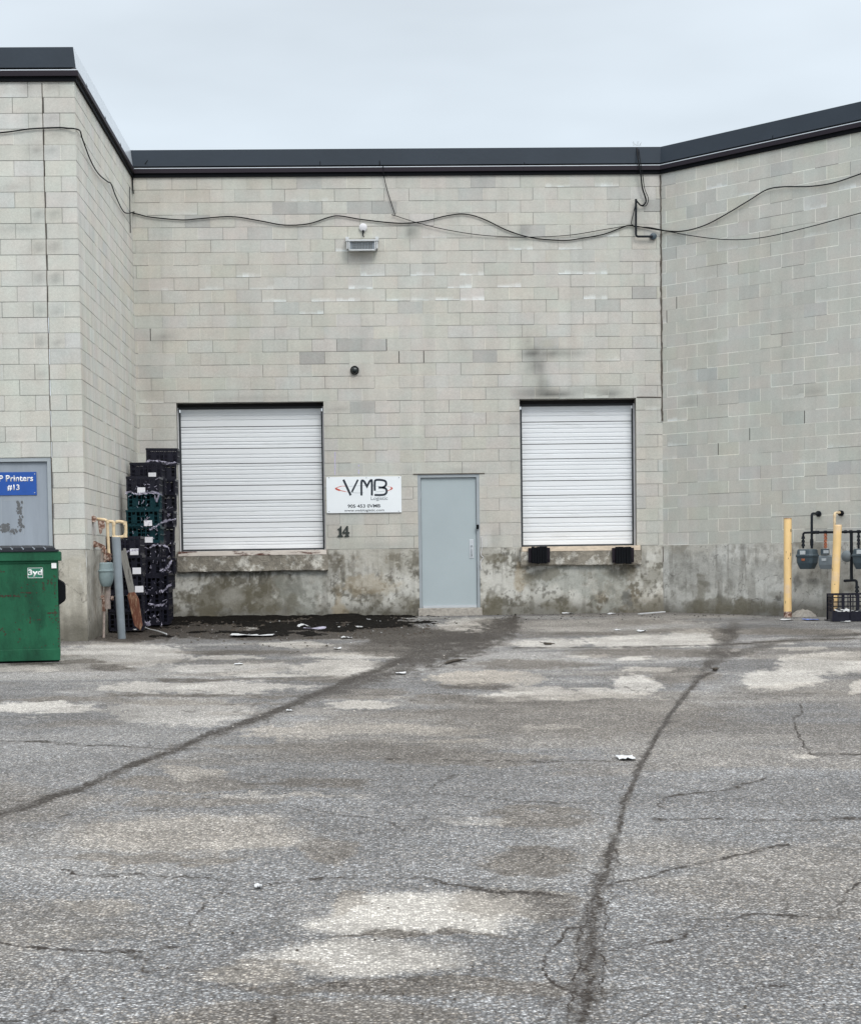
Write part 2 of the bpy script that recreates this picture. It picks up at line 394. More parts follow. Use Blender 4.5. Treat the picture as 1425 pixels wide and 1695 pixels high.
def text_mesh(name, body, o, ax, ay, w, h, mt, parent, bold=0.0, th=.002, spacing=1.0):
    """lettering fitted to w x h with its lower left corner at o"""
    cu = bpy.data.curves.new(name, 'FONT'); cu.body = body; cu.size = 1; cu.offset = bold; cu.space_character = spacing; cu.resolution_u = 4
    t = bpy.data.objects.new(name, cu); C.objects.link(t); bpy.context.view_layer.update()
    me = bpy.data.meshes.new_from_object(t.evaluated_get(bpy.context.evaluated_depsgraph_get()))
    bpy.data.objects.remove(t)
    xs = [v.co.x for v in me.vertices]; ys = [v.co.y for v in me.vertices]
    x0, x1, y0, y1 = min(xs), max(xs), min(ys), max(ys); ax = Vector(ax); ay = Vector(ay); n = ax.cross(ay)
    base = wloc(parent); o = Vector(o)
    bm = bmesh.new(); bm.from_mesh(me); me.clear_geometry() if hasattr(me, 'clear_geometry') else None
    r = bmesh.ops.extrude_face_region(bm, geom=bm.faces[:])
    nv = {g for g in r['geom'] if isinstance(g, bmesh.types.BMVert)}
    for v in bm.verts:
        p = o+ax*((v.co.x-x0)/(x1-x0)*w)+ay*((v.co.y-y0)/(y1-y0)*h)-base
        if v in nv: p = p+n*th
        v.co = p
    bmesh.ops.recalc_face_normals(bm, faces=bm.faces[:])
    bm.to_mesh(me); bm.free(); me.materials.clear(); me.materials.append(M[mt])
    ob = bpy.data.objects.new(name, me); C.objects.link(ob); ob.parent = parent
    return ob

# ------------------------------------------------------------------ the yard
CRACKS = [
 ([(1183,1112),(1160,1122),(1120,1170),(1090,1215),(1060,1270),(1035,1325),(1022,1385)], 2.2, .75),
 ([(1012,1400),(1002,1440),(975,1500),(960,1560),(950,1620),(940,1700)], 1.5, .5),
 ([(1022,1410),(1012,1470),(1003,1530),(998,1600),(1000,1660)], 1.4, .45),
 ([(0,1352),(50,1335),(130,1310),(215,1270),(290,1245),(350,1215),(430,1190),(500,1160),(570,1130),(640,1105),(700,1080)], 3.0, 1.0),
 ([(1080,1358),(1150,1359),(1250,1361),(1345,1358),(1425,1360),(1500,1362)], 1.3, .6),
 ([(1007,1470),(1035,1460),(1092,1450),(1137,1437),(1207,1422),(1302,1402)], 1.5, .7),
 ([(1098,1344),(1087,1332),(1107,1322),(1182,1312),(1242,1300),(1270,1290)], 1.1, .55),
 ([(712,1463),(780,1472),(837,1482),(912,1486),(958,1489)], 1.6, .75),
 ([(977,1535),(937,1542),(932,1560),(897,1590),(897,1610),(915,1630),(935,1640),(990,1655)], 1.6, .7),
 ([(1012,1575),(1072,1567),(1127,1552),(1145,1545),(1157,1525),(1252,1520),(1392,1525),(1382,1500),(1412,1470),(1425,1465)], 1.3, .55),
 ([(0,1228),(100,1232),(180,1237),(250,1240),(330,1243)], 1.0, .5),
 ([(105,1445),(150,1453),(250,1455),(350,1457),(385,1465),(370,1480),(325,1515),(315,1535)], 1.1, .5),
 ([(450,1468),(520,1460),(600,1455),(690,1457),(712,1463)], 1.0, .45),
 ([(0,1568),(45,1573),(130,1580),(250,1577),(320,1567)], 1.2, .5),
 ([(1327,1165),(1325,1185),(1312,1190),(1322,1220),(1332,1240),(1345,1250),(1425,1252)], 1.2, .5),
 ([(712,1315),(790,1320),(870,1330),(980,1335)], 1.0, .45),
 ([(640,1258),(760,1262),(900,1262),(1015,1262)], .9, .4),
 ([(490,1340),(560,1350),(640,1362),(670,1375)], .9, .35),
 ([(700,1315),(730,1295),(760,1285)], 1.0, .4),
 ([(1050,1700),(1110,1660),(1190,1640),(1300,1635)], 1.0, .35),
 ([(0,1690),(30,1688),(60,1680),(110,1675)], 1.3, .5),
 ([(850,1074),(1000,1073),(1110,1071),(1210,1068)], .8, .5),
 ([(1210,1068),(1300,1062),(1425,1058)], .9, .6),
 ([(60,1690),(90,1650),(140,1600),(150,1580)], 1.0, .3)]
LIGHTP = [(690,1522,180,40,.85,.1),(600,1590,190,30,.7,.12),(410,1618,90,14,.3,.35),(290,1388,215,36,.20,.35),(330,1370,140,16,.2,.25),(400,1400,110,18,.3,.35),
 (318,1282,48,10,.25,.35),(600,1210,190,10,.3,.35),(520,1218,110,5,.4,.3),(660,1208,90,4,.4,.4),(604,1167,58,6,.8,.15),(640,1155,50,2.5,.5,.2),
 (200,1085,115,20,.7,0),(375,1089,62,4,.85,0),(390,1107,125,9,.65,0),(435,1119,72,4,.9,0),(570,1108,78,14,.8,.1),(600,1086,100,6,.75,0),(490,1068,62,5,.8,0),(340,1139,185,9,.75,.05),(60,1174,98,9,.85,0),(300,1178,115,24,.45,.06),(420,1036,62,6,.6,0),(40,1110,60,4,.6,0),
 (790,1037,66,14,.75,0),(915,1066,68,8,.75,0),(1065,1063,105,12,.85,0),(1155,1056,52,14,.9,0),(1020,1037,170,12,.4,0),(975,1086,40,2.5,.85,0),(1053,1091,34,2,.85,0),(1070,1109,50,4,.85,0),
 (785,1123,80,12,.6,.45),(940,1152,145,10,.9,.05),(1050,1134,42,15,.85,0),(860,1125,40,10,.5,.3),(890,1143,50,8,.6,.15),(917,1205,46,5,.55,.1),(1290,1125,68,18,.9,0),(1365,1100,85,18,.95,0),(1325,1075,46,3,.85,0),(1425,1138,24,12,.9,0),(1290,1066,28,3,.6,0),(1400,1085,60,6,.8,0),
 (740,1209,64,3,.4,.4),(750,1226,60,3,.4,.4),(155,1508,66,16,.15,.3),(120,1545,70,14,.1,.25),(590,1680,120,18,.15,.2),(790,1355,70,8,.35,.1),(20,1560,60,40,.1,.2),(480,1320,150,4,.3,.15),(1330,1252,20,3,.8,0),(700,1230,100,3,.2,.3)]
DARKP = [(400,1030,165,9,1.),(330,1045,90,14,.97),(590,1040,110,15,.97),(480,1052,190,8,.9),(700,1055,120,14,.85),(650,1075,80,14,.6),(250,1045,60,16,.9),(200,1055,60,10,.7),(135,1096,40,5,.6),(185,1107,46,5,.6),(60,1100,60,5,.7),
 (390,1080,120,4,.55),(370,1127,130,2.5,.45),(260,1152,90,3.5,.4),(400,1152,120,2.5,.35),(560,1125,90,5,.3),(600,1150,80,8,.3),
 (520,1296,110,9,.40),(300,1300,150,12,.25),(890,1356,100,20,.33),(880,1432,95,20,.42),(860,1505,120,30,.25),(960,1190,260,40,.24),(700,1185,160,10,.2),(1200,1052,24,12,.55),(1080,1082,150,8,.42),(880,1100,120,8,.45),(787,1137,68,6,.6),(780,1160,110,8,.35),(1130,1120,60,16,.3),
 (1230,1045,200,5,.3),(1330,1048,120,5,.3),(1060,1030,60,4,.3),(960,1050,120,2.5,.35),(1200,1083,70,8,.3),(640,1245,170,9,.22),(780,1258,150,10,.2),(330,1330,150,10,.18),(1350,1150,140,4,.2),
 (100,1160,130,5,.3),(320,1165,150,4,.25),(500,1690,300,26,.28),(700,1640,330,18,.35),(250,1430,190,9,.25),(545,1410,50,20,.2),(560,1500,30,30,.2),(700,1556,150,5,.5),(470,1600,80,6,.2),(500,1235,200,7,.2),(820,1030,40,6,.4)]
STRIPS = [([(852,1026),(845,1036),(800,1058),(740,1078),(690,1092),(640,1110),(520,1155),(380,1210),(280,1245),(150,1300),(0,1350),(-80,1370)], [8,18,24,24,22,16,10,7,6,6,6,7], [.85,.8,.78,.74,.7,.62,.5,.45,.45,.5,.6,.6]),
 ([(1215,1040),(1190,1080),(1165,1110),(1120,1170),(1090,1215),(1060,1270),(1035,1325),(1018,1390),(1003,1440),(988,1490),(978,1560),(970,1620),(962,1700)], [14,16,7,4.5,5,6,7,9,14,22,28,33,38], [.4,.42,.45,.5,.5,.5,.5,.45,.4,.42,.45,.45,.45]),
 ([(1030,1370),(1014,1400),(1001,1450),(990,1490),(984,1545),(978,1590),(968,1650),(962,1700)], [3,5,6,7,8,9,11,10], [.2,.55,.6,.6,.65,.75,.7,.7]),
 ([(1425,1050),(1300,1062),(1230,1080),(1170,1100)], [3,4,6,7], [.5,.45,.4,.4])]
def seg_dist(x, y, a, b):
    dx, dy = b[0]-a[0], b[1]-a[1]; L = dx*dx+dy*dy
    t = np.clip(((x-a[0])*dx+(y-a[1])*dy)/L, 0, 1)
    return np.hypot(x-a[0]-t*dx, y-a[1]-t*dy), t
def build_yard():
    ys = []
    for py in np.arange(1012, 1730, 1.5): ys.append(UG(712, py).y)
    ys = np.array([D+.6]+[y for y in ys if y < D+.5]); tt = np.arange(-.30, .36, 1.5/2854)
    T, Y = np.meshgrid(tt, ys); X = T*Y
    Zb = -SLOPE*np.clip(D-Y, 0, 35)
    P = np.stack([X, Y, Zb], -1); px, py = PX(P)
    # wobble of every outline, in world space so that it foreshortens like a real stain
    wx = (fbm(X*2.2, Y*2.2, 3)-.5); wy = (fbm(X*2.2, Y*2.2, 9)-.5); w2 = fbm(X*9, Y*9, 21)-.5
    k = np.clip((py-1000)/450, .10, 1)
    qx = px+wx*90*k+w2*44*k; qy = py+wy*42*k+w2*20*k
    edge = fbm(X*14, Y*5, 31)-.5
    Rl = np.zeros_like(X); Tn = np.zeros_like(X); G = np.zeros_like(X)
    for cx, cy, rx, ry, a, tn in LIGHTP:
        d = np.sqrt(((qx-cx)/rx)**2+((qy-cy)/ry)**2)+edge*(.45+.25*(1-sstep(1150, 1400, py)))
        sf = .16+.30*sstep(1180, 1420, py); mk = sstep(1.06+sf*.3, 1.06-sf, d); Rl = np.maximum(Rl, a*mk); Tn = np.maximum(Tn, tn*mk)
        if a > .15: G = np.maximum(G, .20*np.exp(-((d-1.3)/.22)**2)*(.5+a*.6))
    for cx, cy, rx, ry, a in DARKP:
        d = np.sqrt(((qx-cx)/rx)**2+((qy-cy)/ry)**2)+edge*.6
        mk = sstep(1.15, .72, d); G = 1-(1-G)*(1-a*mk); Tn = np.maximum(Tn, .32*mk)
    # wind-swept bands of dust and damp over the far yard
    band = fbm(X*.55, Y*1.6, 41, 5); far = sstep(1330, 1060, py)
    Rl = np.maximum(Rl, .30*far*sstep(.52, .60, band)); G = np.maximum(G, .22*far*sstep(.50, .40, band))
    near = fbm(X*.9, Y*.8, 51, 4); Rl = np.maximum(Rl, .14*sstep(.55, .7, near)); G = 1-(1-G)*(1-.16*sstep(.5, .35, near))
    # pale stones survive inside dark patches
    G = G*(.86+.28*fbm(X*25, Y*25, 61, 2))
    for pts, ws, am in STRIPS:
        best = np.zeros_like(X)
        for i in range(len(pts)-1):
            d, t = seg_dist(px+wx*16*k+w2*22*k, py+w2*6*k, pts[i], pts[i+1]); wd = ws[i]*(1-t)+ws[i+1]*t; a = am[i]*(1-t)+am[i+1]*t
            best = np.maximum(best, a*sstep(1.25, .35, d/wd+edge*1.5)*(.5+1.0*np.clip(fbm(X*11, Y*4, 33, 3), 0, 1)))
        G = 1-(1-G)*(1-best); Rl *= 1-best*.8; Tn = np.maximum(Tn*(1-best), .25*best)
    jx = (fbm(X*5, Y*5, 71, 6, .72)-.5)*34*k; jy = (fbm(X*5, Y*5, 77, 6, .72)-.5)*20*k
    brk = fbm(X*7, Y*7, 81, 2)
    for pts, wd, a in CRACKS:
        x0 = min(p[0] for p in pts)-20; x1 = max(p[0] for p in pts)+20; y0 = min(p[1] for p in pts)-12; y1 = max(p[1] for p in pts)+12
        mk = (px > x0) & (px < x1) & (py > y0) & (py < y1)
        if not mk.any(): continue
        best = np.zeros(mk.sum())
        ax, ay = (px+jx)[mk], (py+jy)[mk]
        for i in range(len(pts)-1):
            d, _ = seg_dist(ax, ay, pts[i], pts[i+1])
            best = np.maximum(best, min(1, a*1.75)*sstep(wd*1.95, wd*.5, d))
        best *= .52+.6*sstep(.38, .58, brk[mk])
        G[mk] = 1-(1-G[mk])*(1-np.clip(best, 0, 1))
    for fs_, sd_0, am in ((.42, 101, .55), (.9, 111, .42)):
        rd = np.abs(fbm(X*fs_, Y*fs_*.8, sd_0, 6, .58)-.5)/(.0035+.00022*Y)
        gate = sstep(.50, .60, fbm(X*.7, Y*.7, sd_0+5, 3))*sstep(.42, .55, fbm(X*6, Y*6, sd_0+9, 2))*sstep(1040, 1110, py)
        G = 1-(1-G)*(1-am*gate*sstep(1.1, .3, rd))
    bw = sstep(.50, .60, fbm(X*.45+7, Y*.7, 121, 5)); Tn = np.maximum(Tn, .22*bw); G = 1-(1-G)*(1-.09*bw)
    # damp grime line where the yard meets the walls
    G = np.maximum(G, .6*sstep(.35, .0, np.abs(D-Y)+.35*(edge+.2)))
    col = np.stack([np.clip(Rl, 0, 1), np.clip(G, 0, 1), np.clip(Tn, 0, 1)], -1)
    P[..., 2] += (fbm(X*.8, Y*.8, 91, 3)-.5)*.012+.006
    o = grid_mesh('asphalt_yard', P, col, 'asphalt', 'Stain'); tag(o, kind='structure')
    o.data.polygons.foreach_set('use_smooth', [True]*len(o.data.polygons))
    vs = []; fs = []
    yy = [-200, -6.4, 10, D, 60, 300]; xx = [-220, -60, 0, 60, 220]
    for y in yy:
        for x in xx: vs.append((x, y, gz(y)-.012))
    for i in range(len(yy)-1):
        for j in range(len(xx)-1):
            a = i*len(xx)+j; fs.append((a, a+1, a+1+len(xx), a+len(xx)))
    g = MB().add(vs, fs).build('ground', 'asphalt'); tag(g, kind='structure')
build_yard()

# ------------------------------------------------------------------ the warehouse
wh = thing('warehouse', (0, D+.3, 0), 'pale grey concrete block warehouse with dark metal roof edge and two dock doors', 'building')
BASE = np.array((.535, .520, .485))
def block_wall(name, o, dr, nr, L0, L1, ztop, phase, prow, openings=(), tint=1.0, tcol=(1, 1, 1), gk=(.80, .815, .845), blobs=(), greys=(), darks=(), whites=(), seed=1, head=.5, bed=.5, cuts=(), proj=None, lightj=.35, jg=1.0, DP=.004):
    """blocks of a running bond as raised faces with mortar joints set 4 mm back; u runs along the wall"""
    rnd = random.Random(seed); o = Vector(o); dr = Vector(dr); nr = Vector(nr)
    V = []; Fc = []; Cc = []
    tcol = np.array(tcol)
    def P(u, v, d): return tuple(o+dr*u+Vector((0, 0, v))+nr*d)
    def col(u, v, c):
        c = np.array(c, float).copy()
        for (bu, bv, ru, rv, a, bc) in blobs:
            d = ((u-bu)/ru)**2+((v-bv)/rv)**2
            if d < 3:
                wob = float(fbm(np.array(u*5.), np.array(v*5.), 5, 3))
                k = a*math.exp(-d*1.3)*(.55+.9*wob); k = min(max(k, 0), 1); c = c*(1-k)+np.array(bc)*k
        return c
    def quad(u0, u1, v0, v1, d, c, nu=1, nv=1):
        for i in range(nu):
            for j in range(nv):
                a, b = u0+(u1-u0)*i/nu, u0+(u1-u0)*(i+1)/nu; e, f = v0+(v1-v0)*j/nv, v0+(v1-v0)*(j+1)/nv
                n = len(V); V.extend([P(a, e, d), P(b, e, d), P(b, f, d), P(a, f, d)]); Fc.append((n, n+1, n+2, n+3))
                Cc.extend([col(a, e, c), col(b, e, c), col(b, f, c), col(a, f, c)])
    def side(p, c):
        n = len(V); V.extend(p); Fc.append((n, n+1, n+2, n+3)); Cc.extend([c]*4)
    gp = [proj(*g) for g in greys]; dp = [proj(*g) for g in darks]; wp = [proj(*g) for g in whites]
    J = .0095
    r0 = 0; nrow = int(math.ceil((ztop-ZF)/ROW))
    for r in range(r0, nrow):
        v0 = ZF+r*ROW; v1 = min(v0+ROW, ztop)
        off = phase+((r-prow) % 2)*BLK/2
        k0 = math.floor((L0-off)/BLK)-1
        us = sorted(set([L0, L1]+[off+k*BLK for k in range(k0, k0+int((L1-L0)/BLK)+4) if L0+.02 < off+k*BLK < L1-.02]+[c for c in cuts if L0 < c < L1]))
        for i in range(len(us)-1):
            u0, u1 = us[i], us[i+1]
            rects = [(u0, u1)]
            vm_ = (v0+v1)/2
            for (a, b, zb, zt) in openings:
                if zb < vm_ < zt:
                    nr_ = []
                    for (x, y) in rects:
                        if b <= x or a >= y: nr_.append((x, y)); continue
                        if a > x: nr_.append((x, a))
                        if b < y: nr_.append((b, y))
                    rects = nr_
            for (x, y) in rects:
                if y-x < .015: continue
                f = 1+rnd.gauss(0, .013)
                hue = np.array((1+rnd.gauss(0, .010), 1, 1+rnd.gauss(0, .014)))
                c = BASE*tint*tcol*f*hue
                if rnd.random() < .035: c = c*np.array((.94, .955, .98))*rnd.uniform(.93, 1)
                if rnd.random() < .05: c = c*1.05
                for g in gp:
                    if g and x <= g[0] < y and v0 <= g[1] < v1: c = BASE*tint*np.array(gk)*rnd.uniform(.92, 1.08)
                wamt = 0
                for g in wp:
                    if g and x <= g[0] < y and v0 <= g[1] < v1: wamt = 1.0
                if rnd.random() < .03: wamt = max(wamt, .4)
                bh = rnd.random(); jb = J if rnd.random() > .25 else J*.6
                if bh < bed: bj = c*rnd.uniform(.46, .76)
                elif bh < bed+lightj: bj = c*rnd.uniform(1.1, 1.35)*jg
                else: bj = c*rnd.uniform(.84, 1.0)
                hh = rnd.random()
                if hh < head: hj = c*rnd.uniform(.50, .78)
                elif hh < head+lightj: hj = c*rnd.uniform(1.08, 1.3)*jg
                else: hj = c*rnd.uniform(.86, 1.0)
                jl = J if x > L0+.01 and x not in [a for (_, a, _, _) in openings] else 0
                for g in dp:
                    if g and abs(x-g[0]) < .1 and v0 <= g[1] < v1 and jl: hj = np.array((.035, .03, .028)); jl = J*1.4
                # face
                nu = max(1, round((y-x)/.1)); nv = 3
                if wamt:
                    for i_ in range(nu):
                        a = x+jl+(y-x-jl)*i_/nu; b = x+jl+(y-x-jl)*(i_+1)/nu
                        k = wamt*rnd.uniform(.2, 1); cw = c*(1-k)+np.array((.80, .83, .84))*k
                        h = v0+jb+(v1-v0)*rnd.uniform(.15, .42)
                        quad(a, b, h, v1, 0, c, 1, 2)
                        n = len(V); V.extend([P(a, v0+jb, 0), P(b, v0+jb, 0), P(b, h, 0), P(a, h, 0)]); Fc.append((n, n+1, n+2, n+3)); Cc.extend([cw, cw, c, c])
                else:
                    quad(x+jl, y, v0+jb, v1, 0, c, nu, nv)
                quad(x, y, v0, v0+jb, -DP, bj, nu, 1)
                side([P(x, v0+jb, -DP), P(y, v0+jb, -DP), P(y, v0+jb, 0), P(x, v0+jb, 0)], bj)
                side([P(x, v0, -DP), P(y, v0, -DP), P(y, v0, 0), P(x, v0, 0)], bj)
                if jl:
                    quad(x, x+jl, v0+jb, v1, -DP, hj, 1, 1)
                    side([P(x+jl, v0+jb, -DP), P(x+jl, v1, -DP), P(x+jl, v1, 0), P(x+jl, v0+jb, 0)], hj)
                    side([P(x, v0+jb, -DP), P(x, v1, -DP), P(x, v1, 0), P(x, v0+jb, 0)], hj)
    me = bpy.data.meshes.new(name); b = np.array(wloc(wh)); me.from_pydata([tuple(np.array(p)-b) for p in V], [], Fc)
    a = me.color_attributes.new('Col', 'FLOAT_COLOR', 'POINT')
    cc = np.ones((len(V), 4), np.float32); cc[:, :3] = np.clip(np.array(Cc), 0, 1); a.data.foreach_set('color', cc.ravel())
    me.materials.append(M['block']); ob = bpy.data.objects.new(name, me); C.objects.link(ob); ob.parent = wh
    return ob

def pb(x, y): p = U(x, y, D); return (p.x, p.z)
def pl(x, y): p = U(x, y, YF); return (p.x, p.z)
def pr(x, y): p = UR(x, y); return ((p-Vector((XR, D, 0))).dot(RDIR), p.z)
O1 = (pb(294, 780)[0], pb(537.3, 780)[0]); O2 = (pb(861, 780)[0], pb(1053.3, 780)[0])
DO = (pb(692.3, 880)[0], pb(794.2, 880)[0])
ZO = ZF+12*ROW; ZD = ZF+6*ROW; ZD0 = pb(745, 1006.5)[1]
GR = (.19, .19, .185); BR = (.36, .31, .22); DK = (.10, .10, .095); SK = (.17, .165, .155)
def BL(lst, pj):
    out = []
    for (x, y, rx, ry, a, c) in lst:
        u, v = pj(x, y); out.append((u, v, rx/100., ry/100., a, c))
    return out
ZW = 7.30
bb_ = BL([(882,584,20,9,.95,SK),(912,585,22,9,.7,SK),(948,584,24,8,.5,SK),(890,606,18,14,.6,SK),(896,630,12,18,.45,SK),(905,640,14,12,.35,GR),(915,652,30,7,1.0,DK),(875,650,34,8,.5,DK),(860,665,10,20,.35,GR),(855,700,14,18,.25,GR),
   (1010,651,22,8,.6,DK),(970,648,26,8,.3,GR),(905,568,14,8,.45,BR),(872,565,10,9,.35,GR),(681,383,9,13,.8,DK),(867,381,10,10,.45,DK),(270,558,16,8,.45,GR),(680,778,12,8,.3,GR),(760,780,34,5,.35,GR),
   (560,676,16,5,.5,GR),(420,660,90,5,.28,GR),(630,905,60,6,.25,GR),(300,320,80,20,.2,BR),(590,262,60,20,.15,BR),(1075,660,20,30,.2,GR),(440,300,120,12,.15,BR),
   (803,893,6,16,.9,(.66,.66,.66)),(790,895,40,14,.3,(.62,.62,.6)),(250,640,20,120,.18,GR),(845,760,14,80,.18,GR),(820,895,12,30,.3,GR)], pb)
block_wall('back_wall', (0, D, 0), (1, 0, 0), (0, -1, 0), XL, XR, ZW, pb(286, 387)[0], 25,
  openings=[(O1[0], O1[1], 0, ZO), (O2[0], O2[1], 0, ZO), (DO[0], DO[1], 0, ZD)], blobs=bb_, proj=pb, seed=3, bed=.55, head=.34, lightj=.25,
  greys=[(509,304),(511,346),(327,370),(488,346),(796,301),(1074,339),(868,381),(1055,484),(575,573),(600,575),(806,589),(650,350),(585,346),(615,570),(530,600),(590,680)],
  darks=[(655,590),(696,598),(1035,606),(994,606),(1076,645),(993,528),(580,620),(597,560),(640,563),(240,497),(247,548)],
  whites=[(420,440),(530,490),(360,478),(590,490),(600,440),(840,473),(777,492),(788,448),(960,440),(990,447),(990,375),(870,400),(560,410),(980,478),(440,478),(500,500),(660,480),(700,490),(570,497),(450,487),(610,478),(640,478),(690,450),(950,405),(940,296),(1000,295),(780,470),(720,497)])
block_wall('right_wall', (XR, D, 0), RDIR, RNOR, .0, 9.0, ZW, pr(1137, 686)[0], 10, tint=1.04, tcol=(.985, 1.0, .995), gk=(.90, .92, .94), proj=pr, seed=8, bed=.16, head=.10, lightj=.66, jg=1.19, DP=.0008,
  blobs=BL([(1340,648,30,8,.4,GR),(1250,880,60,60,.12,GR),(1165,600,40,200,.10,GR),(1110,760,10,120,.2,(.5,.5,.49)),(1300,500,90,180,.1,GR),(1140,665,20,7,.3,GR)], pr),
  greys=[(1180,330),(1330,402),(1270,375),(1170,338),(1140,352)], darks=[(1121,497),(1102,522),(1190,752),(1246,725),(1340,695),(1207,690),(1155,352)], whites=[(1340,330),(1250,300),(1130,690),(1130,730),(1400,310),(1200,300)])
cj = pl(78.5, 500)[0]
gl = []
for r_ in range(0, 31, 2):
    z = ZF+(r_+1.5)*ROW
lb = [(47,142,13,10,.4,GR),(88,142,16,10,.4,GR),(57,196,12,10,.5,GR),(85,196,12,10,.4,GR),(90,222,16,10,.35,GR),(60,248,12,10,.45,GR),(86,248,13,9,.4,GR),(63,355,11,9,.5,GR),(90,355,12,9,.5,GR),(64,408,12,10,.5,GR),(90,408,12,10,.45,GR),
  (64,460,12,11,.45,GR),(92,460,12,11,.5,GR),(66,515,12,10,.4,GR),(94,515,12,10,.4,GR),(66,565,12,10,.45,GR),(95,567,13,10,.4,GR),(68,620,12,9,.3,GR),(30,378,50,9,.3,GR),(20,310,20,8,.3,GR),(128,640,8,60,.35,BR),(110,620,20,30,.2,BR),(20,720,30,8,.2,GR)]
block_wall('left_front_wall', (0, YF, 0), (1, 0, 0), (0, -1, 0), -11.5, XF, ZW, pl(109.9, 666)[0], 9, proj=pl, seed=5, cuts=(cj,), tint=1.06, tcol=(.985, 1.0, 1.0), blobs=[(u, v, a*100/127, b*100/127, c, d) for (u, v, a, b, c, d) in BL(lb, pl)], head=.5, bed=.62, lightj=.15,
  openings=[(pl(85.5, 830)[0]-1.06, pl(85.5, 830)[0], 0, ZD)])
block_wall('left_side_wall', (XF, YF, 0), SDIR, SNOR, 0, (D-YF)/SDIR.y, ZW, .2, 3, seed=6, tint=1.16, head=.12, bed=.75, lightj=.2, proj=lambda x, y: None,  # same paint; the higher tint puts this face's brighter light into its colour
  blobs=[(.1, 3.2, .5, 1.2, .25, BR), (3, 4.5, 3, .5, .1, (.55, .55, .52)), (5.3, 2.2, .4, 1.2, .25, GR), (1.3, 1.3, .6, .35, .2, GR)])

def fcol(x, z, s, tone=(.52, .51, .465), grime=1.0, warm=1.0):
    n1 = fbm(x*1.3, z*1.6, s, 5); n2 = fbm(x*4.5, z*5, s+5, 5, .62); n3 = fbm(x*.7, z*.5, s+9, 3); n4 = fbm(x*16, z*14, s+13, 3)
    c = np.ones(x.shape+(3,))*np.array(tone)
    def mixc(k, q):
        nonlocal c
        c = c*(1-k[..., None])+np.array(q)*k[..., None]
    mixc(.62*sstep(.52, .64, n1)*warm, (.150, .132, .098)); mixc(.62*sstep(.51, .63, n2)*grime, (.55, .545, .51)); mixc(.8*sstep(.48, .36, n2)*grime, (.125, .115, .090))
    mixc(.35*sstep(.55, .7, n3)*warm, (.34, .27, .18)); mixc(.6*sstep(.58, .70, n4)*grime, (.58, .57, .53)); mixc(.6*sstep(.40, .28, n4)*grime, (.08, .075, .062))
    run = fbm(x*7, z*.8, s+31, 3); mixc(.4*sstep(.56, .7, run)*sstep(1.0, .3, z), (.13, .12, .10))
    drip = fbm(x*13, z*1.1, s+71, 4, .6); mixc(.45*sstep(.57, .68, drip)*sstep(.1, .9, z+(n1-.5)*.8), (.15, .14, .12)); mixc(.4*sstep(.60, .70, fbm(x*10, z*1.4, s+81, 4))*sstep(.2, .7, z), (.60, .59, .55))
    bot = sstep(.34, .03, z+(n1-.5)*.35); mixc(.72*bot, (.085, .078, .060)); mixc(.75*sstep(.98, 1.13, z+(n1-.5)*.5+(n2-.5)*.25), (.46, .445, .40)); mixc(.55*sstep(.55, .66, fbm(x*5, z*3, s+91, 4))*sstep(.7, 1.05, z), (.20, .185, .15))
    # hairline cracks
    wv = np.abs(fbm(x*1.8, z*2.2, s+41, 4)-.5); mixc(.6*sstep(.0065, .001, wv), (.06, .055, .05))
    return c
def foundation(name, o, dr, L0, L1, off, seed, cuts=(), extra=(), **kw):
    us = np.arange(L0, L1+.0001, (L1-L0)/max(2, int((L1-L0)/.014))); zs = np.arange(-.35, ZF+.001, (ZF+.35)/104)
    UU, ZZ = np.meshgrid(us, zs); P = np.array(o)+UU[..., None]*np.array(dr); P[..., 2] = ZZ
    col = fcol(UU, ZZ, seed, **kw)
    for (u, v, ru, rv, a, c) in extra:
        wob = fbm(UU*3.2, ZZ*3.2, seed+55, 6, .62)-.5
        d = np.sqrt(((UU-u)/ru)**2+((ZZ-v)/rv)**2)+wob*3.2; k = (a*sstep(1.15, .5, d))[..., None]; col = col*(1-k)+np.array(c)*k
    nrm = np.array((dr[1], -dr[0], 0.)); P += nrm*(off+(fbm(UU*6, ZZ*6, seed+3, 4)-.5)[..., None]*.016)
    uc = (UU[:-1, :-1]+UU[1:, 1:])/2; zc = (ZZ[:-1, :-1]+ZZ[1:, 1:])/2; mk = np.ones(uc.shape, bool)
    for (a, b, z0, z1) in cuts: mk &= ~((uc > a) & (uc < b) & (zc > z0) & (zc < z1))
    return grid_mesh(name, P, col, 'found', 'Col', parent=wh, mask=mk)
OL = (.135, .122, .088); PA = (.52, .51, .47); TN = (.36, .29, .19); GN = (.34, .35, .32)
fe = BL([(370,985,55,32,.8,OL),(440,990,40,34,.75,OL),(385,990,16,26,.35,PA),(420,1010,60,12,.55,OL),(330,960,40,8,.4,OL),(500,985,45,30,.5,GN),(480,1000,12,16,.5,OL),
   (590,940,60,30,.35,PA),(600,970,50,20,.4,TN),(650,925,45,22,.45,(.26,.245,.20)),(560,990,14,40,.5,TN),(680,1000,30,18,.5,OL),(820,1000,22,20,.75,OL),(838,965,24,24,.5,PA),(830,925,26,10,.6,OL),(812,912,20,5,.5,PA),
   (860,960,14,40,.5,TN),(940,960,60,26,.6,GN),(1000,970,50,30,.55,GN),(905,950,28,10,.6,OL),(1065,960,26,20,.5,OL),(1035,945,30,10,.5,OL),(900,1000,60,12,.5,OL),(1080,1000,40,16,.5,OL),(880,975,14,22,.4,OL),(1040,990,8,14,.6,DK)], pb)
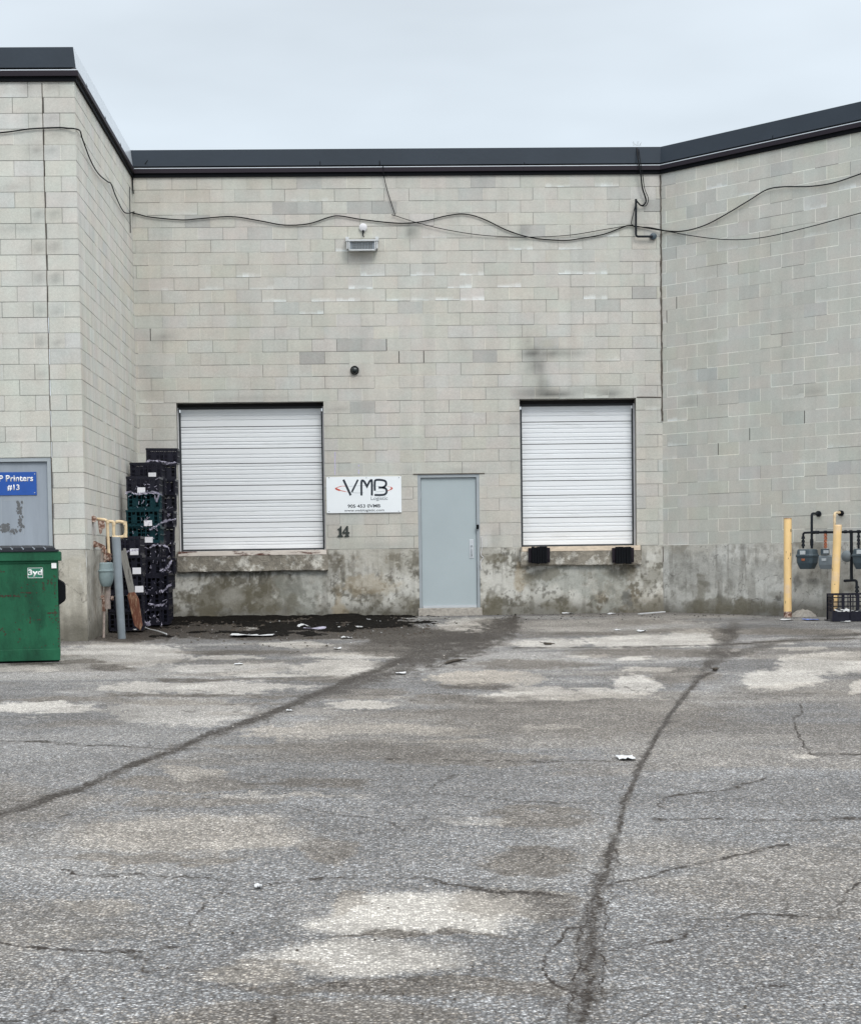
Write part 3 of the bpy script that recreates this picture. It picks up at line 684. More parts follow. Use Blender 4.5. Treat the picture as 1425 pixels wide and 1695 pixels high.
foundation('foundation', (0, D, 0), (1, 0, 0), XL, XR, .006, 11, cuts=[(DO[0], DO[1], ZD0, 9), (O1[0], O1[1], 1.05, 9), (O2[0], O2[1], 1.05, 9)], extra=fe)
foundation('foundation', (XR, D, 0), tuple(RDIR), 0, 9, .006, 23, tone=(.58, .58, .55), grime=.4, warm=.35,
   extra=[(a, b, c, d, e, f) for (a, b, c, d, e, f) in BL([(1200,940,110,30,.4,(.33,.33,.31)),(1160,985,14,24,.6,OL),(1180,1002,60,14,.6,OL),(1320,960,8,20,.55,DK),(1345,962,14,5,.5,DK),(1250,1005,60,12,.55,OL),(1290,985,20,6,.4,OL),(1400,975,30,12,.4,OL)], pr)])
foundation('foundation', (0, YF, 0), (1, 0, 0), -11.5, XF+.007, .006, 37, tone=(.44, .415, .355), grime=.18, warm=.35, cuts=[(pl(85.5, 830)[0]-1.06, pl(85.5, 830)[0], .08, 9)])
foundation('foundation', (XF, YF, 0), tuple(SDIR), 0, (D-YF)/SDIR.y, .006, 43, tone=(.43, .41, .365), grime=.35, warm=.5)

# control joints, the dark caulk line in the right corner
cjm = MB()
zz = [ZW-.1-i*.12 for i in range(int((ZW-.1-1.1)/.12)+1)]
cjm.tube([(cj+random.uniform(-.003, .003), YF+.001, z) for z in zz], .0055, 5)
cjm.build('control_joint', 'caulk', wh)
cm = MB()
zc = U(1096, 700, D).z
k_ = int((7.2-zc)/.06); pts = [(XR-.006+random.uniform(-.006, .006), D-.008, 7.2-i*.06) for i in range(k_+1)]
cm.tube(pts, [random.uniform(.008, .017) for _ in pts], 5)
cm.build('control_joint', 'caulk', wh); cm = MB()
cm.tube([(XR-.004, D-.006, U(1096, 905, D).z-i*.05) for i in range(6)], .009, 5)
cm.build('control_joint', 'caulk', wh); cm = MB()
# the crack running from the caulk to the dock door head
cm.tube([U(1094, 657.5, D-.003), U(1075, 657, D-.003), U(1054, 657, D-.003)], .008, 5)
cm.build('wall_crack', 'caulk', wh)

# fascia: a profile swept round the roof edge
ZB = U(650, 290.2, D-.03).z; ZA = U(650, 283.3, D-.06).z; Z3 = U(650, 276.2, D-.06).z; Z2 = U(650, 272, D-.03).z; Z1 = U(650, 246.3, D+.05).z
path = [Vector((-11.5, YF, 0)), Vector((XF, YF, 0)), Vector((XL, D, 0)), Vector((XR, D, 0)), Vector((XR, D, 0))+RDIR*9]
def miter(i, o):
    def nn(a, b): d = (b-a).normalized(); return Vector((d.y, -d.x, 0))
    if i == 0: return path[0]+nn(path[0], path[1])*o
    if i == len(path)-1: return path[-1]+nn(path[-2], path[-1])*o
    n1 = nn(path[i-1], path[i]); n2 = nn(path[i], path[i+1]); b = (n1+n2).normalized(); return path[i]+b*(o/max(.3, b.dot(n1)))
def sweep(name, prof, mt, segs, parts=1):
    """prof: list of (out, z); segs: indices of path pieces"""
    for s in segs:
        mb = MB(); vs = []
        for i in (s, s+1):
            for (o, z) in prof: p = miter(i, o); vs.append((p.x, p.y, z))
        n = len(prof); mb.add(vs, [(j, (j+1) % n, n+(j+1) % n, n+j) for j in range(n)]+[tuple(range(n)), tuple(range(n, 2*n))])
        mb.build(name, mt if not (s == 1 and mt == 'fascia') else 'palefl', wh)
sweep('fascia_panel', [(.028, Z2), (-.005, Z1), (-.40, Z1-.02), (-.40, Z2)], 'fascia', range(4))
sweep('drip_edge', [(.058, Z3), (.062, ZA), (-.0, ZA), (-.0, Z3+.012)], 'fascia2', range(4))
sweep('bright_bead', [(.036, Z3+.004), (.050, Z3+.004), (.050, Z3+.016), (.036, Z3+.016)], 'steel', range(4))
sweep('shadow_board', [(.030, ZA), (.030, ZB), (.002, ZB), (.002, ZA)], 'black', range(4))
class _Sm:
    def bar(s, *a): MB().bar(*a).build('panel_seam', 'black', wh)
seam = _Sm()
for x in (530, 868, 1052): # joints of the roof edge panels
    a = U(x, 272, D-.033); b = U(x-1.5, 247, D+.044); seam.bar(a, b, .012, .008, (0, -1, 0))
seam.bar(U(240, 271, D-.033), U(257, 248, D+.044), .012, .008, (0, -1, 0)); seam.bar(U(627, 246.5, D+.04), U(628.5, 272, D-.033), .014, .010, (0, -1, 0)); seam.bar(U(866, 290, D-.034), U(866, 276, D-.064), .008, .004, (0, -1, 0))
for t in (2.2, 5.6):
    p = Vector((XR, D, 0))+RDIR*t; seam.bar(p+RNOR*.032+Vector((0, 0, Z2)), p-RNOR*.045+Vector((0, 0, Z1)), .012, .008, RNOR)
for t in (.9, 2.6, 4.2):
    p = Vector((XF, YF, 0))+SDIR*t; seam.bar(p+SNOR*.032+Vector((0, 0, Z2)), p-SNOR*.045+Vector((0, 0, Z1)), .022, .008, SNOR)

rf = MB(); rf.add([(-11.5, YF+.05, Z2-.02), (XF-.05, YF+.05, Z2-.02), (XL-.05, D+.05, Z2-.02), (XR, D+.05, Z2-.02), tuple(Vector((XR, D, Z2-.02))+RDIR*9-RNOR*.05), (18, D+16, Z2-.02), (-11.5, D+16, Z2-.02)], [(0, 1, 2, 3, 4, 5, 6)])
rf.build('roof', 'roof', wh)

# dock doors -------------------------------------------------------------
def dock_door(O, seams, xr, ytop, ybot, label):
    """seams: pixel rows of the section joints read at the door's middle; xr: pixel x of that middle"""
    a, b = O; rec = .20
    YC = D+rec
    z_of = lambda y: U(xr, y, YC).z
    zb, zt = z_of(ybot), z_of(ytop)
    mb = MB()      # reveals
    mb.bb((a-.003, D+.004, ZF-.07), (a+.0, D+rec+.25, ZO)); mb.bb((b, D+.004, ZF-.07), (b+.003, D+rec+.25, ZO)); mb.bb((a-.003, D+.004, ZO), (b+.003, D+rec+.25, ZO+.003))
    mb.build('reveal', 'frame_reveal', wh)
    d = MB()
    g = .045
    # profile of the ribbed curtain, bottom to top
    pr_ = [(zb, .0)]
    lv = [zb]+[z_of(s) for s in reversed(seams)]+[zt]
    for i in range(len(lv)-1):
        z0, z1 = lv[i], lv[i+1]; H = z1-z0
        ribs = [.36, .60] if H < .30 else [.17, .30, .50, .70, .86]
        pr_.append((z0+.012, 0))
        for q in ribs:
            z = z0+H*q; pr_ += [(z-.014, 0), (z-.006, .010), (z+.006, .010), (z+.010, 0)]
        pr_ += [(z1-.006, 0), (z1-.005, .022), (z1+.006, .022), (z1+.007, 0)]
    pr_ = [p for p in pr_ if p[0] <= zt]
    pr_.append((zt+.02, 0))
    vs = []; fs = []
    for (z, dd) in pr_: vs += [(a+g, YC+dd, z), (b-g, YC+dd, z)]
    for i in range(len(pr_)-1): fs.append((2*i, 2*i+1, 2*i+3, 2*i+2))
    n = len(vs); vs += [(a+g, YC+.05, zb), (b-g, YC+.05, zb), (b-g, YC+.05, zt+.02), (a+g, YC+.05, zt+.02)]; fs.append((n, n+1, n+2, n+3)); 
    d.add(vs, fs)
    dr_ = d.build('dock_door', 'door_white', wh); tag(dr_, label)
    for sy in seams: MB().bb((a+g, YC+.004, z_of(sy)-.006), (b-g, YC+.021, z_of(sy)+.005)).build('section_seam', 'seam', dr_)
    MB().bb((a+g, YC-.006, zb-.025), (b-g, YC+.03, zb+.004)).build('bottom_seal', 'seam', dr_)
    for x0, x1 in ((a+.002, a+g+.004), (b-g-.004, b-.002)): MB().bb((x0, YC-.035, ZF-.06), (x1, YC-.003, zt-.06)).build('guide_track', 'seam', dr_)
    MB().bb((a+.002, YC-.02, zt-.01), (b-.002, YC+.0, zt+.025)).build('head_seal', 'seam', dr_)
    for x0, x1 in ((a+.001, a+.016), (b-.026, b-.001)): MB().bb((x0, YC-.05, ZF-.06), (x1, YC-.037, zt+.02)).build('jamb_strip', 'jamb_white', dr_)
    k = MB(); k.bb((a, YC+.0, zt+.03), (b, YC+.3, ZO+.0)); k.build('head_gap_shade', 'dark', dr_)  # near-black box paints the shade in the gap above the curtain
    return dr_, zb
M['frame_reveal'] = mat('block_reveal', (.27, .265, .24), .85, 0, .1, 6)
d1, zb1 = dock_door(O1, [706.0, 742.0, 767.0, 803.2, 828.2, 864.8, 889.2], 418, 676, 908.8, 'wider white ribbed dock door on the left')
d2, zb2 = dock_door(O2, [697.8, 734.5, 759.0, 795.2, 819.3, 856.2, 880.0], 955, 671, 901.6, 'narrower white ribbed dock door on the right')
def sill(O, px0, px1, y0, y1, y2, xm, mt, out):
    a = U(px0, 925, D).x; b = U(px1, 925, D).x
    zt = U(xm, y0, D-out).z; zm = U(xm, y1, D-out).z; zl = U(xm, y2, D-out).z
    # rough edged concrete lip
    us = np.linspace(a, b, 90); prof = [(.30, zt-.006), (-out, zt-.006), (-out, zm), (-out+.004, (zm+zl)/2), (-out+.006, zl), (-out+.03, zl-.012), (.02, zl-.006)]
    P = np.zeros((len(prof), len(us), 3))
    for i, (o_, z) in enumerate(prof):
        nz = (fbm(us*9, us*0+i*3.3, 5, 4)-.5); P[i, :, 0] = us; P[i, :, 1] = D+o_+(nz*.02 if 0 < i < 6 else 0)*(1 if i > 2 else .2); P[i, :, 2] = z+(nz*.035 if i in (4, 5) else 0)
    mb = MB(); K = len(us); vs = P.reshape(-1, 3).tolist(); fs = [(i*K+j, i*K+j+1, (i+1)*K+j+1, (i+1)*K+j) for i in range(len(prof)-1) for j in range(K-1)]
    fs += [tuple(i*K for i in range(len(prof))), tuple(i*K+K-1 for i in range(len(prof)))]
    s = mb.add(vs, fs).build('dock_sill', 'lip', wh)
    e = MB(); e.bb((a+.02, D-out-.006, zm+.006), (b-.02, D+.3, zt)); e.build('steel_edge', mt, s, bevel=.003)
    return s
s1 = sill(O1, 294.5, 543, 911.5, 920, 945, 418, 'rust_edge', .10)
s2 = sill(O2, 861.5, 1060.5, 904, 912.5, 934.5, 960, 'rust_edge2', .09)
for (x0, x1, lab) in ((875, 911, 'black rubber dock bumper under the left end of the right dock door'), (1014, 1050, 'black rubber dock bumper under the right end of the right dock door')):
    a = U(x0, 905, D-.2); b = U(x1, 933, D-.2)
    t = thing('dock_bumper', ((a.x+b.x)/2, D-.1, b.z), lab, 'bumper', 'dock bumpers under the right dock door')
    mb = MB()
    for i in range(6):       # laminated rubber pads
        x = a.x+.05+(b.x-a.x-.10)*(i+.5)/6; w_ = (b.x-a.x-.10)/6
        mb.box((x, D-.155, (a.z+b.z)/2+random.uniform(-.004, .004)), (w_*.9, .11+random.uniform(-.012, .012), (a.z-b.z)*random.uniform(.93, 1)))
    mb.build('rubber_pads', 'black', t, bevel=.004)
    for x in (a.x+.025, b.x-.025):
        br = MB(); br.box((x, D-.125, (a.z+b.z)/2), (.05, .06, (a.z-b.z)*.86)); br.tube([(x, D-.155, b.z+.07), (x, D-.17, b.z+.07)], .014, 8)
        br.build('bracket', 'fascia2', t, bevel=.003)

# the walk door -------------------------------------------------------------
def walk_door(a, b, z0, z1, Y, mt, fm, label, leafx, detail=True):
    Yf = Y+.045
    f = MB(); fw = .05
    f.bb((a, Y-.004+.01, z0), (a+fw, Yf+.07, z1)); f.bb((b-fw, Y+.006, z0), (b, Yf+.07, z1)); f.bb((a+fw, Y+.006, z1-fw), (b-fw, Yf+.07, z1))
    leaf = MB(); leaf.bb((a+fw+.004, Yf, z0+.012), (b-fw-.004, Yf+.045, z1-fw-.005))
    l = leaf.build('walk_door', mt, wh, bevel=.002); tag(l, label)
    f.build('door_frame', fm, l, bevel=.002)
    gap = MB(); gap.bb((a+fw-.001, Yf+.02, z0), (b-fw+.001, Yf+.06, z1-fw+.001)); gap.build('door_stop', 'dark', l)
    hm = MB()
    return l, Yf, fw
ld, Yf, fw = walk_door(DO[0], DO[1], ZD0, ZD, D, 'door_grey', 'frame_grey', 'plain pale blue-grey steel door', None)
for y in (819, 899.5, 982):
    p = U(696.5, y, Yf-.01); MB().tube([p+Vector((0, 0, -.055)), p+Vector((0, 0, .055))], .009, 8).build('hinge', 'frame_grey', ld)
p0 = U(777, 924, Yf-.006); p1 = U(784, 893, Yf-.006)
MB().bb((p0.x, Yf-.006, p0.z), (p1.x, Yf+.002, p1.z)).build('lock_plate', 'steel', ld, bevel=.002)
mb = MB(); q = U(780.5, 903.5, Yf); mb.tube([(q.x, Yf-.03, q.z), (q.x, Yf-.006, q.z)], .016, 10)
mb.tube(arc([(q.x, Yf-.006, q.z-.05), (q.x, Yf-.035, q.z-.06), (q.x, Yf-.035, q.z-.16), (q.x, Yf-.006, q.z-.17)], .02), .007, 8)
mb.build('handle', 'frame_grey', ld, smooth=True)
MB().bb((DO[0]+.06, Yf-.012, ZD0+.002), (DO[1]-.06, Yf-.001, ZD0+.045)).build('door_sweep', 'steel', ld)
MB().bb((DO[0]-.02, D-.05, -.10), (DO[1]+.02, D+.12, ZD0-.001)).build('threshold', 'rubble', wh, bevel=.01)
MB().bb((DO[0]-.07, D-.012, ZD+.004), (DO[1]+.09, D+.02, ZD+.017)).build('lintel_edge', 'caulk', wh)
q = U(790.5, 872, D-.02); MB().box(tuple(q), (.042, .03, .075)).build('video_doorbell', 'black', None, origin=q, bevel=.012, smooth=True)
tag(bpy.data.objects['video_doorbell'], 'small black doorbell unit on the right side of the grey door frame', 'doorbell')

xd = pl(85.5, 830)[0]
l13, Y13, _ = walk_door(xd-1.06, xd, gz(YF)+.09, ZD, YF, 'door13', 'frame_grey', 'worn blue-grey door with glue residue, behind the dumpster', None)
for y in (798, 900):
    p = U(82.2, y, Y13-.012); MB().tube([p+Vector((0, 0, -.07)), p+Vector((0, 0, .07))], .011, 8).build('hinge', 'frame_grey', l13)
rs = MB(); rr = random.Random(4)
fr0 = U(2, 828, Y13-.0015); fr1 = U(39, 884, Y13-.0015)
for (cx, cy, rx, ry, n) in ((33,845,5,9,26),(34,868,5,12,30),(11,872,8,7,34),(22,880,8,4,16),(8,878,6,4,12),(30,835,3,5,8)):
    for _ in range(n):
        p = U(rr.gauss(cx, rx*.45), rr.gauss(cy, ry*.5), Y13-.0018); r0_ = rr.uniform(.006, .02); k = rr.randint(6, 9)
        poly = [(math.cos(2*math.pi*i/k)*r0_*rr.uniform(.6, 1.2), math.sin(2*math.pi*i/k)*r0_*rr.uniform(.7, 1.6)) for i in range(k)]
        rs.prism(poly, p, (1, 0, 0), (0, 0, 1), (0, -1, 0), rr.uniform(.0004, .0012))
rs.build('glue_residue', 'residue', l13)
fr = MB()
for (a, b) in (((2, 828), (39, 828)), ((39, 828), (39, 884)), ((2, 828), (2, 884))): fr.bar(U(*a, Y13-.001), U(*b, Y13-.001), .006, .002, (0, 1, 0))
fr.build('poster_outline', 'frame_grey', l13)
# blue sign on that door
Y_ = Y13-.008
sg = thing('door_sign', U(30, 819, Y_), 'blue sign with white unit lettering on the worn grey door at left', 'sign')
a = U(61, 819.3, Y_); b = U(61, 781, Y_); xw = .78
MB().bb((a.x-xw, Y_-.004, a.z), (a.x, Y_+.004, b.z)).build('sign_board', 'blue', sg, bevel=.001)
def lettering(par, txt, x0, x1, yb, yt, Y, mt, bold=0, name='lettering', th=.0015):
    p = U(x0, yb, Y); q = U(x1, yt, Y); r = U(x1, yb, Y)
    return text_mesh(name, txt, p, (1, 0, 0), (0, 0, 1), r.x-p.x, q.z-r.z, mt, par, bold, th)
lettering(sg, 'P Printers', -1.5, 55, 797.4, 786.8, Y_-.0045, 'white', .022)
lettering(sg, '#13', 12, 32.5, 812.6, 802.2, Y_-.0045, 'white', .022)
sc = MB()
for x, y in ((57.5, 784.5), (57.5, 815.5)):
    p = U(x, y, Y_-.005); MB().tube([p, p+Vector((0, -.003, 0))], .007, 8).build('screw', 'steel', sg)

# VMB sign -------------------------------------------------------------
YS = D-.02
a = U(540.9, 849.6, YS); b = U(664, 788.3, YS)
vs = thing('company_sign', (a.x/2+b.x/2, YS, a.z), 'white rectangular company sign with phone number between the left dock door and the grey door', 'sign')
MB().bb((a.x, YS-.004, a.z), (b.x, YS+.012, b.z)).build('sign_board', 'board_white', vs, bevel=.0015)
SX = 1/4.453
def sp(x, y, d=-.0045): return U(530+x*SX, 740+y*SX, YS+d)
def stroke(mb, pts, w, th=.0012, d=-.0045):
    pts = [sp(x, y, d) for x, y in pts]; k = len(pts); L = []; Rr = []
    for i in range(k):
        t = (pts[min(i+1, k-1)]-pts[max(i-1, 0)]).normalized(); n = Vector((t.z, 0, -t.x))
        if 0 < i < k-1:
            t1 = (pts[i]-pts[i-1]).normalized(); c = max(.45, abs(n.dot(Vector((t1.z, 0, -t1.x)))))
        else: c = 1
        ww = (w[i] if isinstance(w, list) else w)/2/c; L.append(pts[i]+n*ww); Rr.append(pts[i]-n*ww)
    v = L+Rr; f = [(i, i+1, k+i+1, k+i) for i in range(k-1)]; o = Vector((0, -th, 0)); n0 = len(v)
    v2 = v+[p+o for p in v]; f2 = f+[tuple(j+n0 for j in q) for q in f]+[(i, i+1, n0+i+1, n0+i) for i in range(k-1)]+[(k+i, k+i+1, n0+k+i+1, n0+k+i) for i in range(k-1)]+[(0, k, n0+k, n0), (k-1, 2*k-1, n0+2*k-1, n0+k-1)]
    mb.add(v2, f2)
def cv(pts, n=5): return [(p.x, p.y) for p in smooth_line([(x, y, 0) for x, y in pts], n)]
lg = MB(); W = .034
stroke(lg, [(171, 240), (225, 356)], W*1.05); stroke(lg, [(278, 240), (233, 332)], W*.85)
stroke(lg, cv([(304, 357), (304, 262), (312, 246), (326, 256)], 4)+[(345, 290)]+cv([(362, 256), (374, 244), (381, 258), (381, 357)], 4), W)
stroke(lg, cv([(402, 322), (402, 262), (412, 243), (455, 243), (482, 254), (484, 280), (462, 297), (430, 298)], 5), W)
stroke(lg, cv([(455, 298), (482, 306), (490, 328), (478, 347), (452, 353), (400, 353)], 5), W)
lg.build('logo_letters', 'ink', vs)
el_ = MB()
stroke(el_, cv([(205, 292), (160, 288), (116, 304), (150, 320), (215, 334)], 6), [.002]*3+[.006]*4+[.010]*5+[.030]*6+[.010]*4+[.004]*3, d=-.0042)
el_.build('logo_swoosh', 'red', vs); el_ = MB()
stroke(el_, cv([(494, 290), (520, 296), (529, 304), (512, 316), (484, 326)], 6), [.004]*6+[.014]*5+[.022]*6+[.010]*8, d=-.0042)
el_.build('logo_swoosh', 'red', vs)
ge = MB(); stroke(ge, cv([(212, 291), (260, 286), (330, 284)], 5), .003, d=-.0041); stroke(ge, cv([(226, 335), (270, 338), (320, 336)], 5), .004, d=-.0041); stroke(ge, cv([(390, 286), (440, 290), (478, 294)], 5), .003, d=-.0041); stroke(ge, cv([(410, 330), (450, 328), (484, 322)], 5), .003, d=-.0041)
ge.build('logo_orbit', 'ink_grey', vs)
def slett(t, x0, x1, yb, yt, mt, bold):
    return lettering(vs, t, 530+x0*SX, 530+x1*SX, 740+yb*SX, 740+yt*SX, YS-.0045, mt, bold)
slett('Logistic', 374, 498, 398, 364, 'ink_grey', .004); slett('905 453 0VMB', 203, 444, 448, 423, 'ink', .014); slett('www.vmblogistic.com', 178, 471, 481, 459, 'ink', .004)
sc = MB()
for x, y in ((65, 226), (580, 225), (340, 226), (66, 476), (578, 473)):
    p = sp(x, y, -.004); MB().tube([p, p+Vector((0, -.004, 0))], .008, 8).build('screw', 'ink_grey', vs)

# house number 14 (slab serif digits cut from sheet)
YN = D-.012
hn = thing('unit_number', U(568, 889, YN), 'black serif number 14 on the wall below the white sign', 'number')
def dig(poly): 
    p0 = U(558.3, 888.7, YN); s = (U(578.7, 888.7, YN).x-p0.x)/91.
    return MB().prism([((x-126)*s, (662-y)*s) for x, y in poly], p0, (1, 0, 0), (0, 0, 1), (0, -1, 0), .006)
dig([(126,606),(142,598),(150,583),(159,583),(159,648),(168,654),(168,662),(128,662),(128,654),(139,648),(139,608),(128,610)]).build('digit', 'digit', hn)
d4 = MB(); p0 = U(558.3, 888.7, YN); s_ = (U(578.7, 888.7, YN).x-p0.x)/91.
for poly in ([(196,582),(207,582),(207,628),(190,628),(190,604),(178,628),(190,628),(190,638),(164,638),(164,629)], [(207,628),(217,628),(217,639),(207,639)], [(190,638),(207,638),(207,651),(214,655),(214,662),(180,662),(180,655),(190,651)]):
    d4.prism([((x-126)*s_, (662-y)*s_) for x, y in poly], p0, (1, 0, 0), (0, 0, 1), (0, -1, 0), .006)
d4.prism([((x-126)*s_, (662-y)*s_) for x, y in [(190,628),(207,628),(207,638),(190,638)]], p0, (1, 0, 0), (0, 0, 1), (0, -1, 0), .006)
d4.build('digit', 'digit', hn)
# lilac paint dashes above the sign
M['lilac'] = mat('lilac_paint', (.50, .46, .66), .8, 0, .1)
ds = MB(); rr = random.Random(2)
y = 748
while y < 784:
    h = rr.uniform(1.2, 3); ds.bar(U(554.5+rr.uniform(-.4, .4), y, D-.0015), U(554.5+rr.uniform(-.4, .4), y+h, D-.0015), .016, .002, (0, 1, 0)); y += h+rr.uniform(.3, 1)
for y in (769, 777, 781): ds.bar(U(593.5, y, D-.0015), U(594, y+3, D-.0015), .016, .002, (0, 1, 0))
ds.build('paint_marks', 'lilac', wh)

# floodlight, round box above, dome camera -------------------------------------------------------------
YL = D-.16
fl = thing('floodlight', U(600, 413, D-.02), 'rectangular weathered white floodlight high on the wall', 'lamp')
a = U(577, 413.5, YL); b = U(622, 398, YL); cx_ = (a.x+b.x)/2
h = MB(); tilt = Matrix.Rotation(math.radians(-25), 3, 'X')
W_, H_ = b.x-a.x, b.z-a.z
h.bb((a.x, YL+.05, a.z+.02), (b.x, D-.012, b.z+.02)); h.bb((a.x-.0, YL-.03, b.z-.01), (b.x, YL+.06, b.z+.018)); h.bb((a.x, YL-.01, a.z-.012), (b.x, YL+.05, a.z+.012))
h.bb((a.x-.0, YL-.02, a.z), (a.x+.022, YL+.05, b.z)); h.bb((b.x-.022, YL-.02, a.z), (b.x, YL+.05, b.z)); h.build('housing', 'lamp', fl, bevel=.004)
g_ = MB()
g_.bb((a.x+.022, YL+.02, a.z+.012), (b.x-.022, YL+.045, b.z-.01)); g_.build('reflector', 'lampglass', fl)
g2 = MB()
for i in range(9): g2.bb((a.x+.03+i*(W_-.06)/8-.002, YL+.008, a.z+.014), (a.x+.03+i*(W_-.06)/8+.002, YL+.012, b.z-.012))
for i in range(3): g2.bb((a.x+.022, YL+.013, a.z+.03+i*.03), (b.x-.022, YL+.016, a.z+.034+i*.03))
g2.bb((a.x+.022, YL+.004, a.z+.012), (a.x+.055, YL+.02, b.z-.012)); g2.bb((b.x-.055, YL+.004, a.z+.012), (b.x-.022, YL+.02, b.z-.012)); g2.build('guard_grid', 'ink_grey', fl)
for x in (a.x-.02, b.x+.02):
    br = MB(); br.bb((x-.012, YL-.01, a.z+.02), (x+.012, D-.01, b.z+.0)); br.box((x, D-.05, b.z+.045), (.055, .09, .07)); br.box((x, YL+.03, b.z+.02), (.05, .10, .05))
    br.build('bracket', 'lamp', fl, bevel=.003)
q = U(601, 376, D-.02); jb = thing('junction_box', q, 'small round white electrical box with a short cable just above the floodlight', 'electrical box')
MB().tube([(q.x, D, q.z), (q.x, D-.035, q.z), (q.x, D-.045, q.z)], [.065, .065, .052], 20).build('cover', 'jamb_white', jb, smooth=True)
MB().tube([(q.x, D-.03, q.z-.055), (q.x, D-.05, q.z-.09), (q.x-.005, D-.05, q.z-.13), (q.x+.01, D-.09, q.z-.17)], [.02, .014, .009, .009], 8).build('cord', 'cable', jb, smooth=True)
q = U(587, 612.5, D-.03); dc = thing('dome_camera', q, 'small black dome camera in the middle of the wall above the sign', 'camera')
MB().tube([(q.x, D, q.z), (q.x, D-.03, q.z)], .072, 20).build('base_ring', 'black', dc)
mb = MB(); pts = []; rs_ = []
for i in range(8):
    t = i/7*math.pi/2; pts.append((q.x, D-.03-.055*math.sin(t), q.z-.004)); rs_.append(.06*math.cos(t)+.001)
M['gloss'] = mat('smoked_dome', (.01, .015, .016), .08); mb.tube(pts, rs_, 20).build('dome', 'gloss', dc, smooth=True)
q = U(681, 367, D-.02)

# mast pipe and cables -------------------------------------------------------------
cm = thing('cable_mast', U(1052, 391, D-.06), 'black bent service pipe with round wall cap near the right roof corner', 'pipe')
p = arc([U(1052.5, 329, D-.07), U(1052.5, 391, D-.07), U(1080, 391, D-.07)], .04)
MB().tube(p, .018, 8).build('mast_pipe', 'pipe_black', cm, smooth=True)
q = U(1081.3, 390.5, D-.04); MB().tube([(q.x, D, q.z), (q.x, D-.05, q.z), (q.x, D-.06, q.z)], [.055, .055, .04], 16).build('wall_cap', 'meter_dark', cm, smooth=True)
def cable(name, pts, r, label, cat='cable', par=None):
    mb = MB().tube(smooth_line(pts, 6), r, 6); o = mb.build(name, 'cable', None, origin=pts[0], smooth=True); tag(o, label, cat); return o
co = -.025
lf = [U(x, y, YF+co) for x, y in ((-200,240),(-100,228),(0,219),(26,216),(52,212.5),(95,210.5),(112,211.5))]
sd_ = [US(x, y, .03) for x, y in ((133,217),(136,228),(150,265),(163,287),(178,300),(184,304),(192,325),(206,351))]
ic = [Vector((XL+.035, D-.035, U(212, 351, D).z))]
bk = [U(x, y, D+co) for x, y in ((216,351),(230,354.5),(250,359),(300,363.5),(330,361.5),(383,358),(430,365),(470,372),(510,370),(545,359),(563,357),(600,363),(660,369),(700,366),(740,356.5),(770,354),(800,362),(840,381),(880,393),(930,397.5),(960,394.5),(1000,387),(1030,376),(1045,373))]
rt = [UR(x, y, .03) for x, y in ((1097,381),(1130,382),(1165,373),(1200,355),(1240,331),(1270,313),(1300,308.5),(1340,308),(1380,302),(1425,287),(1500,262),(1600,250))]
cable('wall_cable', lf+[Vector((XF+.02, YF-.03, U(124, 214, YF).z))]+sd_+ic+bk+rt, .0095, 'thick black cable sagging along the whole wall below the roof edge')
cable('wall_cable', [U(x, y, D-.035) for x, y in ((1045,372),(1000,379.5),(940,389),(870,392),(800,389),(740,380),(690,368),(654,356.5),(648,355))], .006, 'thin cable sagging from the hook above the floodlight to the black mast')
cable('hanging_wire', [U(634, 272, D-.07), U(635.5, 291, D-.05), U(642, 318, D-.03), U(654, 355, D-.03)], .007, 'short straight wire hanging from the roof edge above the floodlight')
cable('wall_cable', [U(x, y, D-.045) for x, y in ((1053,332),(1049,350),(1045,368),(1048,373),(1052,375),(1075,376))]+[UR(x, y, .045) for x, y in ((1100,381),(1140,389),(1200,396),(1260,393),(1340,375),(1425,352),(1520,330),(1600,318))], .007, 'thin lower cable running from the black mast across the right wall')
cable('service_cable', [U(1054, 244, D+.0), U(1056, 262, D-.09), U(1060, 285, D-.1), U(1063, 310, D-.07), U(1069, 330, D-.06), U(1066, 338, D-.06), U(1060, 339, D-.06), U(1053, 331, D-.07)], .012, 'thick black cable looping from the roof edge into the mast top')
cable('service_cable', [U(1057, 246, D+.0), U(1060, 268, D-.09), U(1063, 285, D-.1), U(1067, 312, D-.05), U(1073, 328, D-.05), U(1070, 339, D-.05), U(1062, 341, D-.05)], .006, 'thin black cable hanging beside the thick loop at the mast top')
cable('corner_wire', [U(219.5, 290, D-.03), U(219.5, 305, D-.03), U(221, 320, D-.03)], .010, 'short black wire stub hanging at the left roof corner')
cable('corner_wire', [US(214.8, 309, .02), US(215.2, 345, .03), US(215.8, 385, .02)], .007, 'thin vertical wire near the inner left corner below the cable')
# bracket hook by the hanging wire
# a sliver of plants on the roof edge
M['twig'] = mat('dry_twigs', (.12, .11, .08), .9)
tw = MB(); rr = random.Random(9)
for _ in range(9):
    p = U(rr.uniform(1048, 1066), 241, D+.06); tw.tube([p, p+Vector((rr.uniform(-.06, .06), rr.uniform(-.02, .02), rr.uniform(.02, .08)))], .0016, 3)
tag(tw.build('dry_weeds', 'twig', None, origin=U(1058, 238, D+.06)), 'wisps of dry weed on the roof edge above the cable mast', 'weeds', kind='stuff')

# wires and scuffs beside the door
cable('loose_wire', [U(x, y, D-.02) for x, y in ((797,888),(798,905),(796,918),(800,923),(797,927),(795,934),(797,943))], .006, 'loose grey wire hanging right of the grey door')
bpy.data.objects['loose_wire'].data.materials[0] = M['jamb_white']
pa = MB(); a = U(801, 887, D-.004); b = U(804, 925, D-.004); pa.bb((a.x-.04, D-.006, b.z), (a.x+.03, D-.001, a.z)); pa.build('wall_patch', 'jamb_white' if False else 'lipp', wh) if False else None

